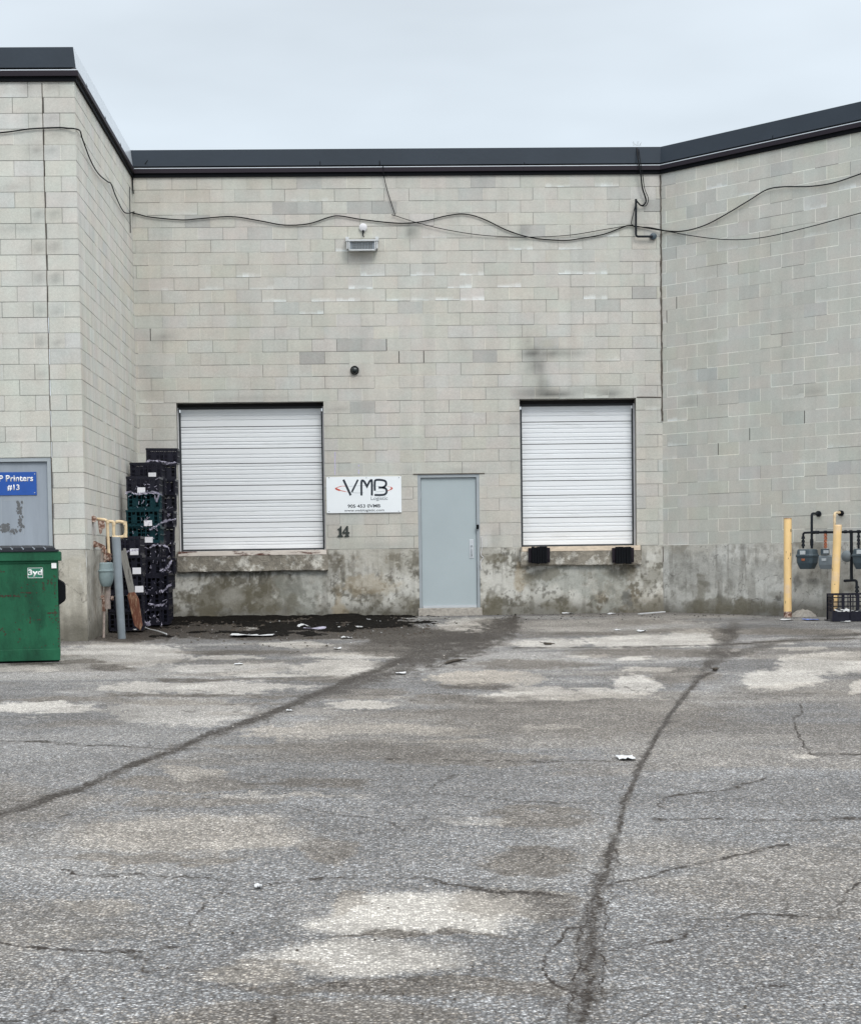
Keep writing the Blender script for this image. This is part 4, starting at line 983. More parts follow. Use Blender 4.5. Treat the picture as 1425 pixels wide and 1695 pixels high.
# ------------------------------------------------------------------ dumpster
gD = UG(99, 1097); YDm = gD.y
S1 = YDm
ang = math.atan2(gD.x, gD.y)           # its side lies along the line of sight
ax = Vector((math.cos(ang*.93), -math.sin(ang*.93), 0)); ay = Vector((-ax.y, ax.x, 0))    # right, back
dn = thing('dumpster', gD, 'green front-load dumpster with ribbed black lid and 3yd marking', 'dumpster')
sc_ = YDm/F
def dp(px, py, dep=0): return gD+ax*((px-99)*sc_)+ay*dep+Vector((0, 0, (1097-py)*sc_))
WID = 1.9; DEP = 1.05
def dbox(mb, x0, x1, y0, y1, d0, d1):
    vs = []
    for d in (d0, d1):
        for (x, y) in ((x0, y1), (x1, y1), (x1, y0), (x0, y0)): vs.append(dp(x, y, d))
    return mb.add(vs, [(0, 1, 2, 3), (7, 6, 5, 4), (0, 4, 5, 1), (1, 5, 6, 2), (2, 6, 7, 3), (3, 7, 4, 0)])
LX = 99-WID/sc_
bd = MB(); dbox(bd, LX, 99, 929, 1092.5, 0, DEP)
dbox(bd, LX-4, 104.5, 914, 929, -.035, DEP+.03)
dbox(bd, LX-1, 100, 1074, 1093, -.012, .0)       # skirt plate
dbox(bd, LX, 99.6, 929, 933, -.012, .0)
bdo = bd.build('body', 'green', dn, bevel=.008)
b2_ = MB(); dbox(b2_, LX+10, 98, 1092, 1099, .04, DEP-.05); b2_.build('base', 'black', dn)  # recessed base; its black also paints the contact shadow under the body
fp = MB(); 
fp.prism([(0, 0), (.065, .045), (.075, .06), (.075, .22), (.06, .25), (0, .29)], dp(99.2, 1003, .10), ax, (0, 0, 1), ay, .8); fp.build('fork_pocket', 'black', dn, bevel=.006)
ld_ = MB()
n = 30; prof = []
xs0 = LX+4; xs1 = 101
for k in range(2):
    d0, d1 = (-.05, .02) if k == 0 else (.0, DEP)
for i in range(14):       # slanting ribs on the lid
    x0 = 97-i*17.5
    for (d0, d1, y0, y1) in ((-.045, .12, 911.5, 906), (.12, .5, 906, 903.5), (.5, DEP, 903.5, 902.5)):
        pass
    vs_ = []
    for (d, yy_) in ((-.05, 913.8), (-.045, 909), (.10, 905.8), (DEP, 903.0)):
        for (dx, lift) in ((-15.5, 0), (-13, 1.6), (-2, 1.6), (0, 0)):
            vs_.append(dp(x0+dx-(d+.05)*26, yy_-lift if d > -.05 else yy_-lift*.4, d))
    f_ = [(r*4+c, r*4+c+1, (r+1)*4+c+1, (r+1)*4+c) for r in range(3) for c in range(3)]
    ld_.add(vs_, f_)
    if x0 < LX+12: break
dbox(ld_, LX-2, 100.5, 910.5, 914, -.048, DEP)
ld_.build('lid', 'lid', dn, smooth=False)
st = MB(); dbox(st, 89.5, 97.5, 933, 941.5, -.014, -.0121); st.build('sticker', 'white', dn)
o3 = dp(51.8, 955.4, -.004); M['sticker_green'] = mat('sticker_green', (.02, .16, .10), .5, 0, .05)
sb = MB(); dbox(sb, 51.2, 75.5, 940.3, 957, -.003, -.0008); stk = sb.build('marking', 'sticker_green', dn)
stf = MB()
for (x0, x1, y0, y1) in ((51.2, 75.5, 940.3, 940.9), (51.2, 75.5, 956.4, 957), (51.2, 51.8, 940.9, 956.4), (74.9, 75.5, 940.9, 956.4)): dbox(stf, x0, x1, y0, y1, -.0042, -.0031)
stf.build('marking_border', 'white', stk)
n_ = ax.cross(Vector((0, 0, 1)))
text_mesh('lettering', '3yd', o3, ax, (0, 0, 1), 22.6*sc_, 12.5*sc_, 'white', stk, .03, .001)
ch = MB(); rr = random.Random(12)
def chip(cx, cy, w_, h_, n):
    for _ in range(n):
        x = cx+rr.uniform(-w_, w_); y = cy+rr.uniform(-h_, h_); r0_ = rr.uniform(.35, 1.35); k = 7
        poly = [(math.cos(2*math.pi*i/k)*r0_*rr.uniform(.5, 1.6)*sc_, math.sin(2*math.pi*i/k)*r0_*rr.uniform(.4, 1.3)*sc_) for i in range(k)]
        ch.prism(poly, dp(x, y, -.0012), ax, (0, 0, 1), -ay, rr.uniform(.0002, .0009))
chip(20, 986, 19, 1.4, 60); chip(52, 981, 13, .7, 22); chip(86, 963, 4, 5, 16); chip(76, 972, 1.5, 8, 14); chip(10, 945, 5, 2, 8); chip(88, 1015, 9, .5, 16); chip(53, 1026, .8, 5, 12)
chip(64, 1026, 8, .4, 8); chip(36, 1041, 2, 1, 5); chip(8, 1041, 4, 4, 9); chip(94, 990, 1, 40, 24); chip(50, 925, 48, .5, 8); chip(97.5, 1040, .8, 45, 20); chip(60, 1068, 30, 4, 5)
for _ in range(50): chip(rr.uniform(0, 96), rr.uniform(935, 1070), 1, 1.5, 1)
ch.build('rust_chips', 'chip', bdo)['kind'] = 'stuff'

# ------------------------------------------------------------------ left gas pipes, bollard, board
pt_ = UG(202, 1058); sB = F/pt_.y
t = thing('bollard', pt_, 'leaning blue-grey steel bollard in front of the crate stacks', 'bollard')
top = U(192, 889, pt_.y-.10)
MB().tube([pt_-Vector((0, 0, .05))+(pt_-top).normalized()*.03, top-Vector((0, 0, .01)), top], [.052, .059, .056], 20).build('post', 'pole_blue', t, smooth=True)
MB().tube([top-Vector((0, 0, .004)), top+(top-pt_).normalized()*.012], [.0565, .050], 20).build('cap', 'cream', t, smooth=True)

gm = thing('gas_meter', U(171, 1052, 23.5), 'old pale teal gas meter with rusty cream pipes on the left side wall', 'gas meter')
def u(x, y, Y=23.6): return U(x, y, Y)
MB().tube([US(155, 859, .0), US(155, 859, .025)], .045, 12).build('wall_flange', 'rust', gm, smooth=True)
pp = MB(); pp.tube(arc([US(155, 859, 0), u(166, 859.5), u(177.5, 861), u(178.5, 880), u(180.5, 921)], .05), .021, 10)
pp.tube(arc([u(181, 863), u(188, 863.5), u(188.5, 888)], .05), .021, 10)
pp.tube(arc([u(192, 864), u(197, 863), u(208, 865), u(208.5, 888), u(194, 889.5), u(186, 888)], .045), .022, 10)
for (x, y) in ((178.3, 863), (188.4, 866), (207, 865.5), (207.5, 886)): 
    p = u(x, y); pp.tube([p+Vector((0, 0, -.03)), p+Vector((0, 0, .02))], .027, 10)
pp.build('upper_pipes', 'cream', gm, smooth=True)
rb = MB(); P0_ = u(162, 859, 23.57); kk = 23.57/F
rb.prism([((x-162)*kk, (859-y)*kk) for x, y in ((162,862),(172.5,862),(174,874),(169.5,876),(168,882),(165,885),(163.5,877))], P0_, (1, 0, 0), (0, 0, 1), (0, -1, 0), .018)
rb.build('rusty_bracket', 'rust', gm, bevel=.003)
rp = MB(); rp.tube(arc([US(157, 901, 0), u(164, 902), u(172, 905), u(174, 917), u(174, 931)], .04), .024, 10)
rp.tube([US(157, 901, 0), US(157, 901, .02)], .045, 12)
for (x, y) in ((163, 902), (169, 905), (173, 912), (180.5, 919), (180.5, 925)):
    p = u(x, y); rp.tube([p+Vector((-.012, 0, -.025)), p+Vector((.012, 0, .025))], .034, 8)
rp.build('rusty_fittings', 'rust', gm, smooth=True); rp = MB()
rp.tube(arc([u(168, 990), u(188, 990.5)], .02), .016, 8); rp.tube([u(172, 985), u(172, 1012)], [.026, .03], 8)
for (x, y) in ((169, 989), (172, 1002), (186, 990.5)):
    p = u(x, y); rp.tube([p+Vector((-.015, 0, 0)), p+Vector((.015, 0, 0))], .03, 8)
rp.build('rusty_valve', 'rust', gm, smooth=True)
MB().tube([u(172.5, 1005), u(171.5, 1056)], .018, 8).build('lower_riser', 'pipe_grey', gm, smooth=True); sp_ = MB(); sp_.tube([u(168, 905), u(168.5, 934)], .013, 8); sp_.tube([u(169, 968), u(169.5, 986)], .013, 8); sp_.tube([u(178, 962), u(178, 1008)], .042, 12); sp_.build('riser_pipe', 'pipe_grey', gm, smooth=True)
mt_ = MB()
def drum(mb, cx, y0, y1, w, dpt, prof, Y):
    """rounded upright meter body: prof = [(t from top, width factor)]"""
    rings = []; n = 20
    for (tt_, k) in prof:
        c = U(cx, y0+(y1-y0)*tt_, Y); rings.append([(c.x+math.copysign(abs(math.cos(a))**.6, math.cos(a))*w/2*k, c.y+math.copysign(abs(math.sin(a))**.6, math.sin(a))*dpt/2*k, c.z) for a in [2*math.pi*j/n for j in range(n)]])
    vs = [p for r in rings for p in r]; m_ = len(rings)
    mb.add(vs, [(i*n+j, i*n+(j+1) % n, (i+1)*n+(j+1) % n, (i+1)*n+j) for i in range(m_-1) for j in range(n)]+[tuple(range(n)), tuple(range((m_-1)*n, m_*n))])
drum(mt_, 176, 931, 971, .21, .20, [(0, .72), (.04, .86), (.30, .90), (.32, 1.04), (.37, 1.06), (.40, .94), (.65, .93), (.82, .80), (.95, .62), (1, .5)], 23.55)
mt_.build('meter_body', 'meter_teal', gm, smooth=True)

bdn = thing('leaning_board', UG(231, 1041), 'weathered grey and rust-brown boards leaning on the crate stacks behind the blue-grey bollard', 'board')
Yb = 24.25
a0, a1 = U(203, 905, Yb+.25), U(222, 985, Yb+.05); 
MB().bar(U(201, 912, 24.4), U(219, 992, 24.3), .055, .03, (0, -1, 0)).bar(U(206, 908, 24.45), U(223, 990, 24.34), .035, .03, (0, -1, 0)).bar(U(214, 940, 24.38), U(227, 1010, 24.3), .03, .02, (0, -1, 0)).build('upper_boards', 'wood_grey', bdn, bevel=.003)
MB().prism([(0, 0), (.085, -.42), (.17, -.49), (.20, -.42), (.155, -.05), (.10, .05), (.02, .04)], U(211.5, 986, 24.27), (1, 0, 0), (0, 0, 1), (0, -1, 0), .04).build('lower_board', 'wood_rust', bdn, bevel=.006)

# ------------------------------------------------------------------ crate stacks
def crate_mb(w=.50, d=.40, h=.25, cols=7):
    mb = MB(); t_ = .012
    for sy in (-1, 1):
        y = sy*(d/2-t_/2)
        mb.box((0, y, .022), (w-.03, t_, .044)); mb.box((0, y, h-.016), (w, t_+.006, .032)); mb.box((0, y, h*.60), (w-.02, t_*.8, .014)); mb.box((0, y, h*.34), (w-.02, t_*.8, .010))
        for i in range(cols+1):
            x = -w/2+.02+(w-.04)*i/cols; mb.box((x, y, h/2), (.013 if i % 2 else .020, t_, h-.05))
        mb.box((-w*.24, y, h*.45), (.07, t_*.7, h*.5)); mb.box((w*.26, y, h*.45), (.05, t_*.7, h*.55))
    for sx_ in (-1, 1):
        x = sx_*(w/2-t_/2)
        mb.box((x-sx_*.006, 0, .022), (t_, d-.03, .044)); mb.box((x, 0, h-.016), (t_+.006, d, .032)); mb.box((x, 0, h*.52), (t_*.8, d-.02, .012))
        for i in range(6): mb.box((x-sx_*.002, -d/2+.02+(d-.04)*i/5, h/2), (t_, .014, h-.05))
    mb.box((0, 0, .006), (w-.05, d-.05, .010)); mb.box((0, d*.30, h*.44), (w-.05, .006, h*.80))  # floor, then an inner back panel added to keep light from coming through
    for i in range(3): mb.box((-w*.25+i*w*.25, 0, h*.40), (.006, d-.04, h*.7))
    return mb
proto = crate_mb().build('crate', 'crate', None, origin=(0, 0, 0))
proto_t = crate_mb().build('crate', 'crate_teal', None, origin=(0, 0, 0))
lab = MB().box((0, 0, 0), (.12, .004, .085)).build('paper_label', 'label', None, origin=(0, 0, 0))
used = set()
ORD = ['lowest', 'second lowest', 'third from the bottom', 'fourth from the bottom', 'fifth from the bottom', 'sixth from the bottom', 'seventh from the bottom', 'eighth from the bottom', 'ninth from the bottom', 'tenth from the bottom', 'topmost']
rc = random.Random(31); first = {'k': True, 't': True, 'l': True}
def take(src, key):
    if first[key]: first[key] = False; return src
    o = src.copy(); C.objects.link(o); return o
def stack(pxb, pxt, Yc, n, desc, labels={}, teal=(), yaw=0, hh=.25, sx=1.0):
    for i in range(n):
        f = i/max(1, n-1); px = pxb+(pxt-pxb)*f
        zb = gz(Yc)+.03+i*hh; x = (ray(px, 900).x/ray(px, 900).y)*(Yc-.2)
        tl = i in teal
        o = take(proto_t if tl else proto, 't' if tl else 'k')
        o.location = (x+rc.uniform(-.02, .02), Yc+rc.uniform(-.02, .02), zb); o.rotation_euler = (rc.uniform(-.02, .02), rc.uniform(-.025, .025), yaw+rc.uniform(-.07, .07))
        o.scale = (sx, 1, hh/.25)
        nm = ORD[i] if i < n-1 else 'topmost'
        tag(o, '%s plastic crate, %s of the %s' % ('dark teal' if tl else 'black', nm, desc), 'crate', 'stacked crates in the corner')
        if i in labels:
            l = take(lab, 'l'); l.parent = o; l.location = (labels[i], -.204, .045)
            if not tl: l['label'] = 'white paper label on the crate front'
stack(256, 268, 27.85, 11, 'tall stack beside the dock door', {}, (), .05)
stack(244, 246, 27.35, 10, 'half hidden middle stack', {9: .1}, (), .0)
stack(238, 237, 26.45, 9, 'stack holding the teal crates', {8: -.02, 6: .08, 5: .08}, (6, 5, 7), .03)
stack(205, 206, 25.0, 5, 'low stack by the bollard', {4: .16, 3: .17, 2: .19}, (), .05, .27)
stack(252, 250, 26.6, 4, 'low stack right of the board', {}, (), -.06, .26)

# torn wrap on the stacks
def shreds():
    rr = random.Random(19); mb = MB()
    for _ in range(150):
        x = rr.choice((rr.uniform(232, 290), rr.uniform(212, 290))); y = rr.uniform(792, 1028); xr = 292-(y-760)*.055
        if x > xr: continue
        Yq = 26.22 if x < 262 else (27.6 if y < 900 else 26.35)
        p = U(x, y, Yq); s_ = rr.uniform(.003, .008); L_ = rr.uniform(.015, .06)
        mb.bar(p, p+Vector((rr.gauss(0, .03), rr.uniform(-.01, .01), L_*rr.uniform(.3, 1))), s_, .002, (0, 1, 0))
    o = mb.build('film_shreds', 'film'); tag(o, 'thin shreds of clear film clinging to the crate stacks', 'plastic wrap', kind='stuff')
shreds()
rw = random.Random(77)
def wrap(pts, Y, wd, label, n=5):
    line = smooth_line([U(x, y, Y) for x, y in pts], n); k = len(line); rows = 4; V = []
    for i, p in enumerate(line):
        ww = wd*rw.uniform(.5, 1.3)
        for j in range(rows):
            V.append(p+Vector((rw.uniform(-.012, .012), rw.uniform(-.03, .012), (j/(rows-1)-.5)*ww+rw.uniform(-.01, .01))))
    Fs = [(i*rows+j, i*rows+j+1, (i+1)*rows+j+1, (i+1)*rows+j) for i in range(k-1) for j in range(rows-1)]
    o = MB().add(V, Fs).build('plastic_wrap', 'film', None, origin=line[0], smooth=True); tag(o, label, 'plastic wrap', 'torn wrap on the crate stacks'); return o
wrap([(234,774),(244,764),(260,763),(278,767),(292,765)], 27.60, .035, 'strip of torn film under the topmost crate of the tall rear stack')
wrap([(208,817),(216,814),(226,818),(240,816),(252,815),(270,819)], 26.20, .035, 'wavy strip of torn film just above the teal crates')
wrap([(256,820),(259,828),(263,822)], 26.18, .07, 'hanging knot of torn film right of the teal crates')
wrap([(247,876),(257,872),(266,866),(276,862),(291,860)], 26.20, .04, 'torn film rising from the lower teal crate to the right')
wrap([(248,907),(256,902),(266,902),(277,905),(282,914)], 26.2, .035, 'curved strip of torn film at dock sill height')
wrap([(265,943),(273,943),(280,935),(285,930)], 26.2, .06, 'bunched torn film halfway up the right edge of the stacks')
wrap([(264,980),(272,977),(278,970),(284,967)], 26.2, .05, 'torn film low on the right edge of the stacks')
wrap([(244,1000),(252,1001),(262,1002),(272,1001)], 26.2, .035, 'short strip of torn film near the foot of the stacks')
wrap([(205,913),(214,912),(222,911),(230,910)], 24.72, .03, 'torn film over the top of the low stack by the bollard')
wrap([(238,1030),(243,1033),(249,1032)], 25.8, .08, 'crumpled film on the ground at the foot of the stacks')
wrap([(258,1026),(263,1030),(268,1034)], 26.3, .09, 'second crumpled film on the ground right of the stacks')

# ------------------------------------------------------------------ right-hand gas meters
RO = .28     # distance off the wall
def w_(x, y, o=RO): return UR(x, y, o)
def ubody(mb, x0, x1, y0, y1, prof, dep, off=RO):
    c = UR((x0+x1)/2, y0, off); e0 = UR(x0, y0, off); e1 = UR(x1, y0, off); e2 = UR((x0+x1)/2, y1, off)
    W2 = (e1-e0).length/2; H = c.z-e2.z
    rings = []
    for (t0, k) in prof:
        z = c.z-H*t0; rg = []
        for (sx_, sy_) in ((-1, -.6), (-.75, -1), (.75, -1), (1, -.6), (1, .8), (-1, .8)):
            rg.append(Vector((c.x, c.y, z))+RDIR*(W2*k*sx_)-RNOR*(dep/2*sy_*k))
        rings.append(rg)
    n = 6; m_ = len(rings)
    mb.add([p for r in rings for p in r], [(i*n+j, i*n+(j+1) % n, (i+1)*n+(j+1) % n, (i+1)*n+j) for i in range(m_-1) for j in range(n)]+[tuple(range(n)), tuple(range((m_-1)*n, m_*n))])
def facing(mb, x0, x1, y0, y1, off, th=.006):
    a = UR(x0, y1, off); b = UR(x1, y0, off); d = (b-a); 
    mb.prism([(0, 0), (d.dot(RDIR), 0), (d.dot(RDIR), d.z), (0, d.z)], a, RDIR, (0, 0, 1), RNOR, th)
bp_ = [(0, .80), (.05, .90), (.26, .97), (.30, 1.06), (.38, 1.06), (.40, .97), (.70, .93), (.94, .72), (1.0, .66)]
g1 = thing('gas_meter', UR(1335, 942, RO), 'dark slate gas meter, left one on the right wall', 'gas meter', 'gas meters on the right wall')
mb = MB(); ubody(mb, 1321.5, 1349.5, 909, 942, bp_, .22); mb.build('meter_body', 'meter_dark', g1, bevel=.006)
mb = MB(); facing(mb, 1324, 1333, 911.5, 918, RO+.112); mb.build('dial', 'glass', g1)
mb = MB(); facing(mb, 1326.5, 1332, 924.5, 928.5, RO+.112, .003); mb.build('badge', 'rust_red', g1)
mb = MB(); mb.tube(arc([w_(1329.3, 908), w_(1329.3, 882), w_(1343, 881.5)], .035), .017, 8)
for y in (890, 896, 902): p = w_(1329.3, y); mb.tube([p+Vector((0, 0, .02)), p-Vector((0, 0, .02))], [.024, .03], 8)
mb.build('inlet_pipe', 'pipe_black', g1, smooth=True)
mb = MB(); mb.tube(arc([w_(1343.5, 908), w_(1343.5, 850), w_(1355, 850.5, .0)], .05), .020, 8)
for y in (895, 900): p = w_(1343.5, y); mb.tube([p+Vector((0, 0, .025)), p-Vector((0, 0, .025))], .027, 8)
p = UR(1355.5, 850.5, 0); mb.tube([p, p+RNOR*.03], .045, 14); mb.build('outlet_pipe', 'pipe_black', g1, smooth=True)
g2_ = thing('gas_meter', UR(1368, 941, RO), 'small pale grey gas meter below a rust-red riser, half behind the bollard', 'gas meter', 'gas meters on the right wall')
mb = MB(); ubody(mb, 1357.5, 1384, 919, 942, [(0, .85), (.1, 1), (.7, .98), (.9, .86), (1, .8)], .18); mb.build('meter_body', 'meter_grey', g2_, bevel=.006)
mb = MB(); facing(mb, 1361, 1373, 908.5, 918.5, RO+.05, .05); mb.build('index_box', 'meter_dark', g2_, bevel=.004)
mb = MB(); facing(mb, 1363, 1371.5, 910.5, 916, RO+.101, .004); mb.build('dial', 'glass', g2_)
mb = MB(); facing(mb, 1360, 1367.5, 924, 928.5, RO+.092, .003); mb.build('badge', 'glass', g2_)
mb = MB(); mb.tube([w_(1366.3, 908), w_(1366.3, 880)], .018, 8)
for y in (886, 891, 896, 901, 905): p = w_(1366.3, y); mb.tube([p+Vector((0, 0, .018)), p-Vector((0, 0, .012))], [.022, .030], 8)
mb.build('riser_pipe', 'rust_red', g2_, smooth=True)
g3 = thing('gas_meter', UR(1425, 942, RO), 'dark gas meter cut by the right edge, beside the round regulator', 'gas meter', 'gas meters on the right wall')
mb = MB(); ubody(mb, 1414, 1444, 908, 942, bp_, .22); mb.build('meter_body', 'meter_dark', g3, bevel=.006)
mb = MB(); facing(mb, 1418, 1430, 910, 917, RO+.112); mb.build('dial', 'glass', g3)
mb = MB(); mb.tube([w_(1421, 908), w_(1421, 880)], .017, 8)
for y in (888, 894, 900): p = w_(1421, y); mb.tube([p+Vector((0, 0, .018)), p-Vector((0, 0, .016))], [.022, .030], 8)
mb.build('riser_pipe', 'pipe_black', g3, smooth=True)
mf = thing('gas_manifold', UR(1409, 960, RO), 'black horizontal gas pipe with vertical drop behind the right bollard', 'gas pipe')
mb = MB(); mb.tube([w_(1345, 881.5), w_(1440, 879.8), w_(1520, 879)], .018, 8)
for x in (1348, 1353, 1366, 1399, 1408, 1421): p = w_(x, 881.3-(x-1345)*.018); mb.tube([p-RDIR*.022, p+RDIR*.022], .025, 8)
mb.build('header_pipe', 'pipe_black', mf, smooth=True)
mb = MB(); mb.tube([w_(1409, 881), w_(1409.3, 961)], .024, 8); mb.tube(arc([w_(1397, 961.5), w_(1417.6, 960.5), w_(1418.5, 985), w_(1418.5, 1018)], .04), .020, 8)
for y in (972, 978, 984): p = w_(1418.5, y); mb.tube([p+Vector((0, 0, .02)), p-Vector((0, 0, .02))], [.026, .036], 8)
mb.build('drop_pipe', 'pipe_black', mf, smooth=True)
mb = MB(); c = w_(1401.5, 920.8); 
mb.tube([c-RDIR*.0+RNOR*(-.05), c-RNOR*.03, c, c+RNOR*.02, c+RNOR*.05], [.05, .085, .088, .085, .045], 20); mb.tube([c, w_(1409, 921)], .03, 8); mb.build('regulator', 'meter_grey', mf, smooth=True)
cp = thing('vent_pipe', UR(1381.5, 884, RO), 'cream vent pipe with elbow rising behind the right yellow bollard', 'pipe')
mb = MB(); mb.tube(arc([w_(1381.3, 905), w_(1381.3, 849), w_(1392, 848.5, 0)], .05), .020, 10); p = w_(1381.3, 854); mb.tube([p+Vector((0, 0, .015)), p-Vector((0, 0, .015))], .025, 10); mb.build('pipe', 'cream', cp, smooth=True)
p = UR(1393, 849.5, 0); MB().tube([p, p+RNOR*.05, p+RNOR*.06], [.042, .042, .034], 14).build('wall_boot', 'black', cp, smooth=True)

def ybollard(px, ytop, ybase, off, r, label, lean=0, pxb=None):
    b = UR(pxb or px, ybase, off); b.z = gz(b.y); tp = UR(px, ytop, off)
    t = thing('bollard', b, label, 'bollard', 'yellow bollards at the right wall')
    n = 16; pts = [b+(tp-b)*(i/n) for i in range(n+1)]
    MB().tube(pts[1:] if True else pts, r, 20).build('post', 'yellow', t, smooth=True)
    MB().tube([pts[0]-Vector((0, 0, .05)), b+(tp-b)*.045, pts[1]], [r*1.02, r*1.03, r*1.004], 20).build('rusty_foot', 'rust', t, smooth=True)
    MB().tube([tp-Vector((0, 0, .01)), tp+Vector((0, 0, .012))], [r*1.012, r*.93], 20).build('cap', 'rust' if px < 1340 else 'yellow', t, smooth=True)
    cm_ = MB(); rr = random.Random(int(px))
    for _ in range(7):
        z = tp.z-(tp.z-b.z)*rr.uniform(.02, .95); a_ = rr.uniform(-1.1, 1.1); f_ = (tp.z-z)/(tp.z-b.z); c_ = tp+(b-tp)*f_
        nrm = (Vector((-c_.x, -c_.y, 0)).normalized()); sd2 = Vector((-nrm.y, nrm.x, 0)); d_ = nrm*math.cos(a_)+sd2*math.sin(a_)
        cm_.box(tuple(c_+d_*(r-.001)), (rr.uniform(.004, .014), rr.uniform(.004, .012), rr.uniform(.008, .05)))
    cm_.build('paint_chips', 'chip', t)
ybollard(1303.7, 858.5, 1019, .35, .0605, 'straight yellow bollard standing alone left of the gas meters')
ybollard(1386.5, 870, 1022, .55, .0605, 'slightly leaning yellow bollard behind the black tray in front of the gas meters', pxb=1380)

# black tray at the lower right
Yt = UG(1395, 1030).y+.2
cx0 = UG(1369, 1029); 
tr = thing('bread_tray', (UG(1410, 1029).x, Yt, gz(Yt)), 'large black plastic tray with slatted sides at the right edge holding litter', 'crate')
w0 = UG(1371, 1029).x; w1 = w0+.95; zb = gz(Yt)+.01; hT = .40; dT = .48
tm = MB(); Y0 = Yt-.22; Y1 = Y0+dT
def tray_side(p, q, n, solid=.14, topz=hT):
    p = Vector(p); q = Vector(q); z = Vector((0, 0, 1))
    tm.bar(p+z*solid*.5, q+z*solid*.5, .014, solid); tm.bar(p+z*(topz-.015), q+z*(topz-.015), .022, .03)
    for k in range(1, 4): tm.bar(p+z*(solid+(topz-solid)*k/4), q+z*(solid+(topz-solid)*k/4), .010, .016)
    for i in range(n+1):
        b = p+(q-p)*(i/n); wd_ = .045 if i % 3 == 0 else .014; tm.box(tuple(b+z*(topz/2)), (wd_ if abs(q.x-p.x) > .2 else .014, .014 if abs(q.x-p.x) > .2 else wd_, topz))
tray_side((w0+.06, Y1, zb), (w1, Y1, zb), 12); tray_side((w0, Y0, zb), (w0+.06, Y1, zb), 4, .14, hT*.95); tray_side((w1, Y0, zb), (w1, Y1, zb), 4)
# low cut-out front
tm.bar(Vector((w0, Y0, zb+.07)), Vector((w1, Y0, zb+.07)), .014, .14); tm.bar(Vector((w0+.26, Y0, zb)), Vector((w0+.26, Y0, zb+hT)), .05, .012, (1, 0, 0)); tm.bar(Vector((w0+.01, Y0, zb)), Vector((w0, Y0, zb+hT*.93)), .03, .014, (1, 0, 0)); tm.bb((w0, Y0, zb), (w1, Y1, zb+.012))
tm.build('tray_frame', 'crate', tr)
lm = MB(); rr = random.Random(5)
for _ in range(14):
    c = Vector((rr.uniform(w0+.08, w1-.08), rr.uniform(Y0+.06, Y1-.08), zb+.12+rr.uniform(0, .05))); rt_ = Matrix.Rotation(rr.uniform(0, 3), 3, 'Z')@Matrix.Rotation(rr.uniform(-.6, .6), 3, 'X')
    n = 5; vs_ = [c+rt_@Vector(((i/(n-1)-.5)*.16, (j/(n-1)-.5)*.12, rr.uniform(-.012, .012))) for i in range(n) for j in range(n)]
    lm.add(vs_, [(i*n+j, i*n+j+1, (i+1)*n+j+1, (i+1)*n+j) for i in range(n-1) for j in range(n-1)])
lo = lm.build('crumpled_bags', 'paper', None, origin=(w0+.4, Yt, zb+.1), smooth=True); tag(lo, 'crumpled pale bags lying inside the black tray', 'litter', kind='stuff')

# rubble and litter -------------------------------------------------------------
def lump(name, px0, px1, py, h, mt, label, cat, dep=.25, seed=1):
    a = UG(px0, py); b = UG(px1, py); c = (a+b)/2; n = 22; V = []; 
    L = (b-a).length
    for i in range(n):
        for j in range(n):
            s_, t_ = i/(n-1)*2-1, j/(n-1)*2-1; r2 = s_*s_+t_*t_
            nz = float(fbm(np.array(s_*3.+seed), np.array(t_*3.), seed, 4)); z = h*max(0, 1-r2)**.6*(.5+nz)-.01
            V.append((c.x+s_*L/2, c.y+.15+t_*dep, c.z+z))
    o = MB().add(V, [(i*n+j, i*n+j+1, (i+1)*n+j+1, (i+1)*n+j) for i in range(n-1) for j in range(n-1)]).build(name, mt, None, origin=c, smooth=False); tag(o, label, cat); return o
lump('rubble_mound', 1309, 1361, 1022, .12, 'rubble', 'low mound of pale crumbled concrete between the yellow bollards', 'rubble', .2, 3)
def scrap(px0, px1, py, h, label, mt='paper', seed=1, cat='paper scrap', dep=None, rough=1., name='paper_scrap', group='litter on the yard'):
    a = UG(px0, py); b = UG(px1, py); L = (b-a).length; dep = dep or L*.5; r = random.Random(seed); n = 7
    out = []; c = (a+b)/2; V = []
    kx = [r.uniform(.65, 1) for _ in range(n)]; ph = r.uniform(0, 6)
    for i in range(n):
        for j in range(n):
            s_, t_ = i/(n-1)*2-1, j/(n-1)*2-1
            V.append((c.x+s_*L/2*(1-.25*r.random()*abs(t_)), c.y+t_*dep/2*kx[i], c.z+.016+h*max(0, .5+.5*math.sin(s_*2.3+ph+t_*1.2))*r.uniform(.3, 1)*.42+r.uniform(0, .006)*rough))
    mb = MB().add(V, [(i*n+j, i*n+j+1, (i+1)*n+j+1, (i+1)*n+j) for i in range(n-1) for j in range(n-1)])
    o = mb.build(name, mt, None, origin=c); o.modifiers.new('thick', 'SOLIDIFY').thickness = .002; tag(o, label, cat, group); return o
scrap(385, 455, 1053, .07, 'long flat white paper sheet on the wet muck below the left dock door', seed=1, dep=1.0)
scrap(492, 512, 1040, .14, 'upright torn white paper on the muck below the sill corner', seed=2, dep=.4)
scrap(503, 540, 1043, .08, 'crumpled clear plastic sheet beside the upright torn paper', 'film', seed=3, dep=.5)
scrap(607, 633, 1028, .05, 'white scrap against the wall left of the grey door', seed=4, dep=.3)
scrap(622, 630, 1032, .07, 'small bright scrap standing on the muck left of the grey door', seed=14, dep=.1)
scrap(565, 583, 1058, .04, 'small blue-white scrap on the dark muck', seed=5, dep=.2)
scrap(553, 565, 1076, .04, 'small crumpled white scrap on the dark stain before the left dock', seed=6, dep=.2)
scrap(560, 600, 1040, .03, 'pale flat scrap on the muck in front of the wall', seed=16, dep=.4)
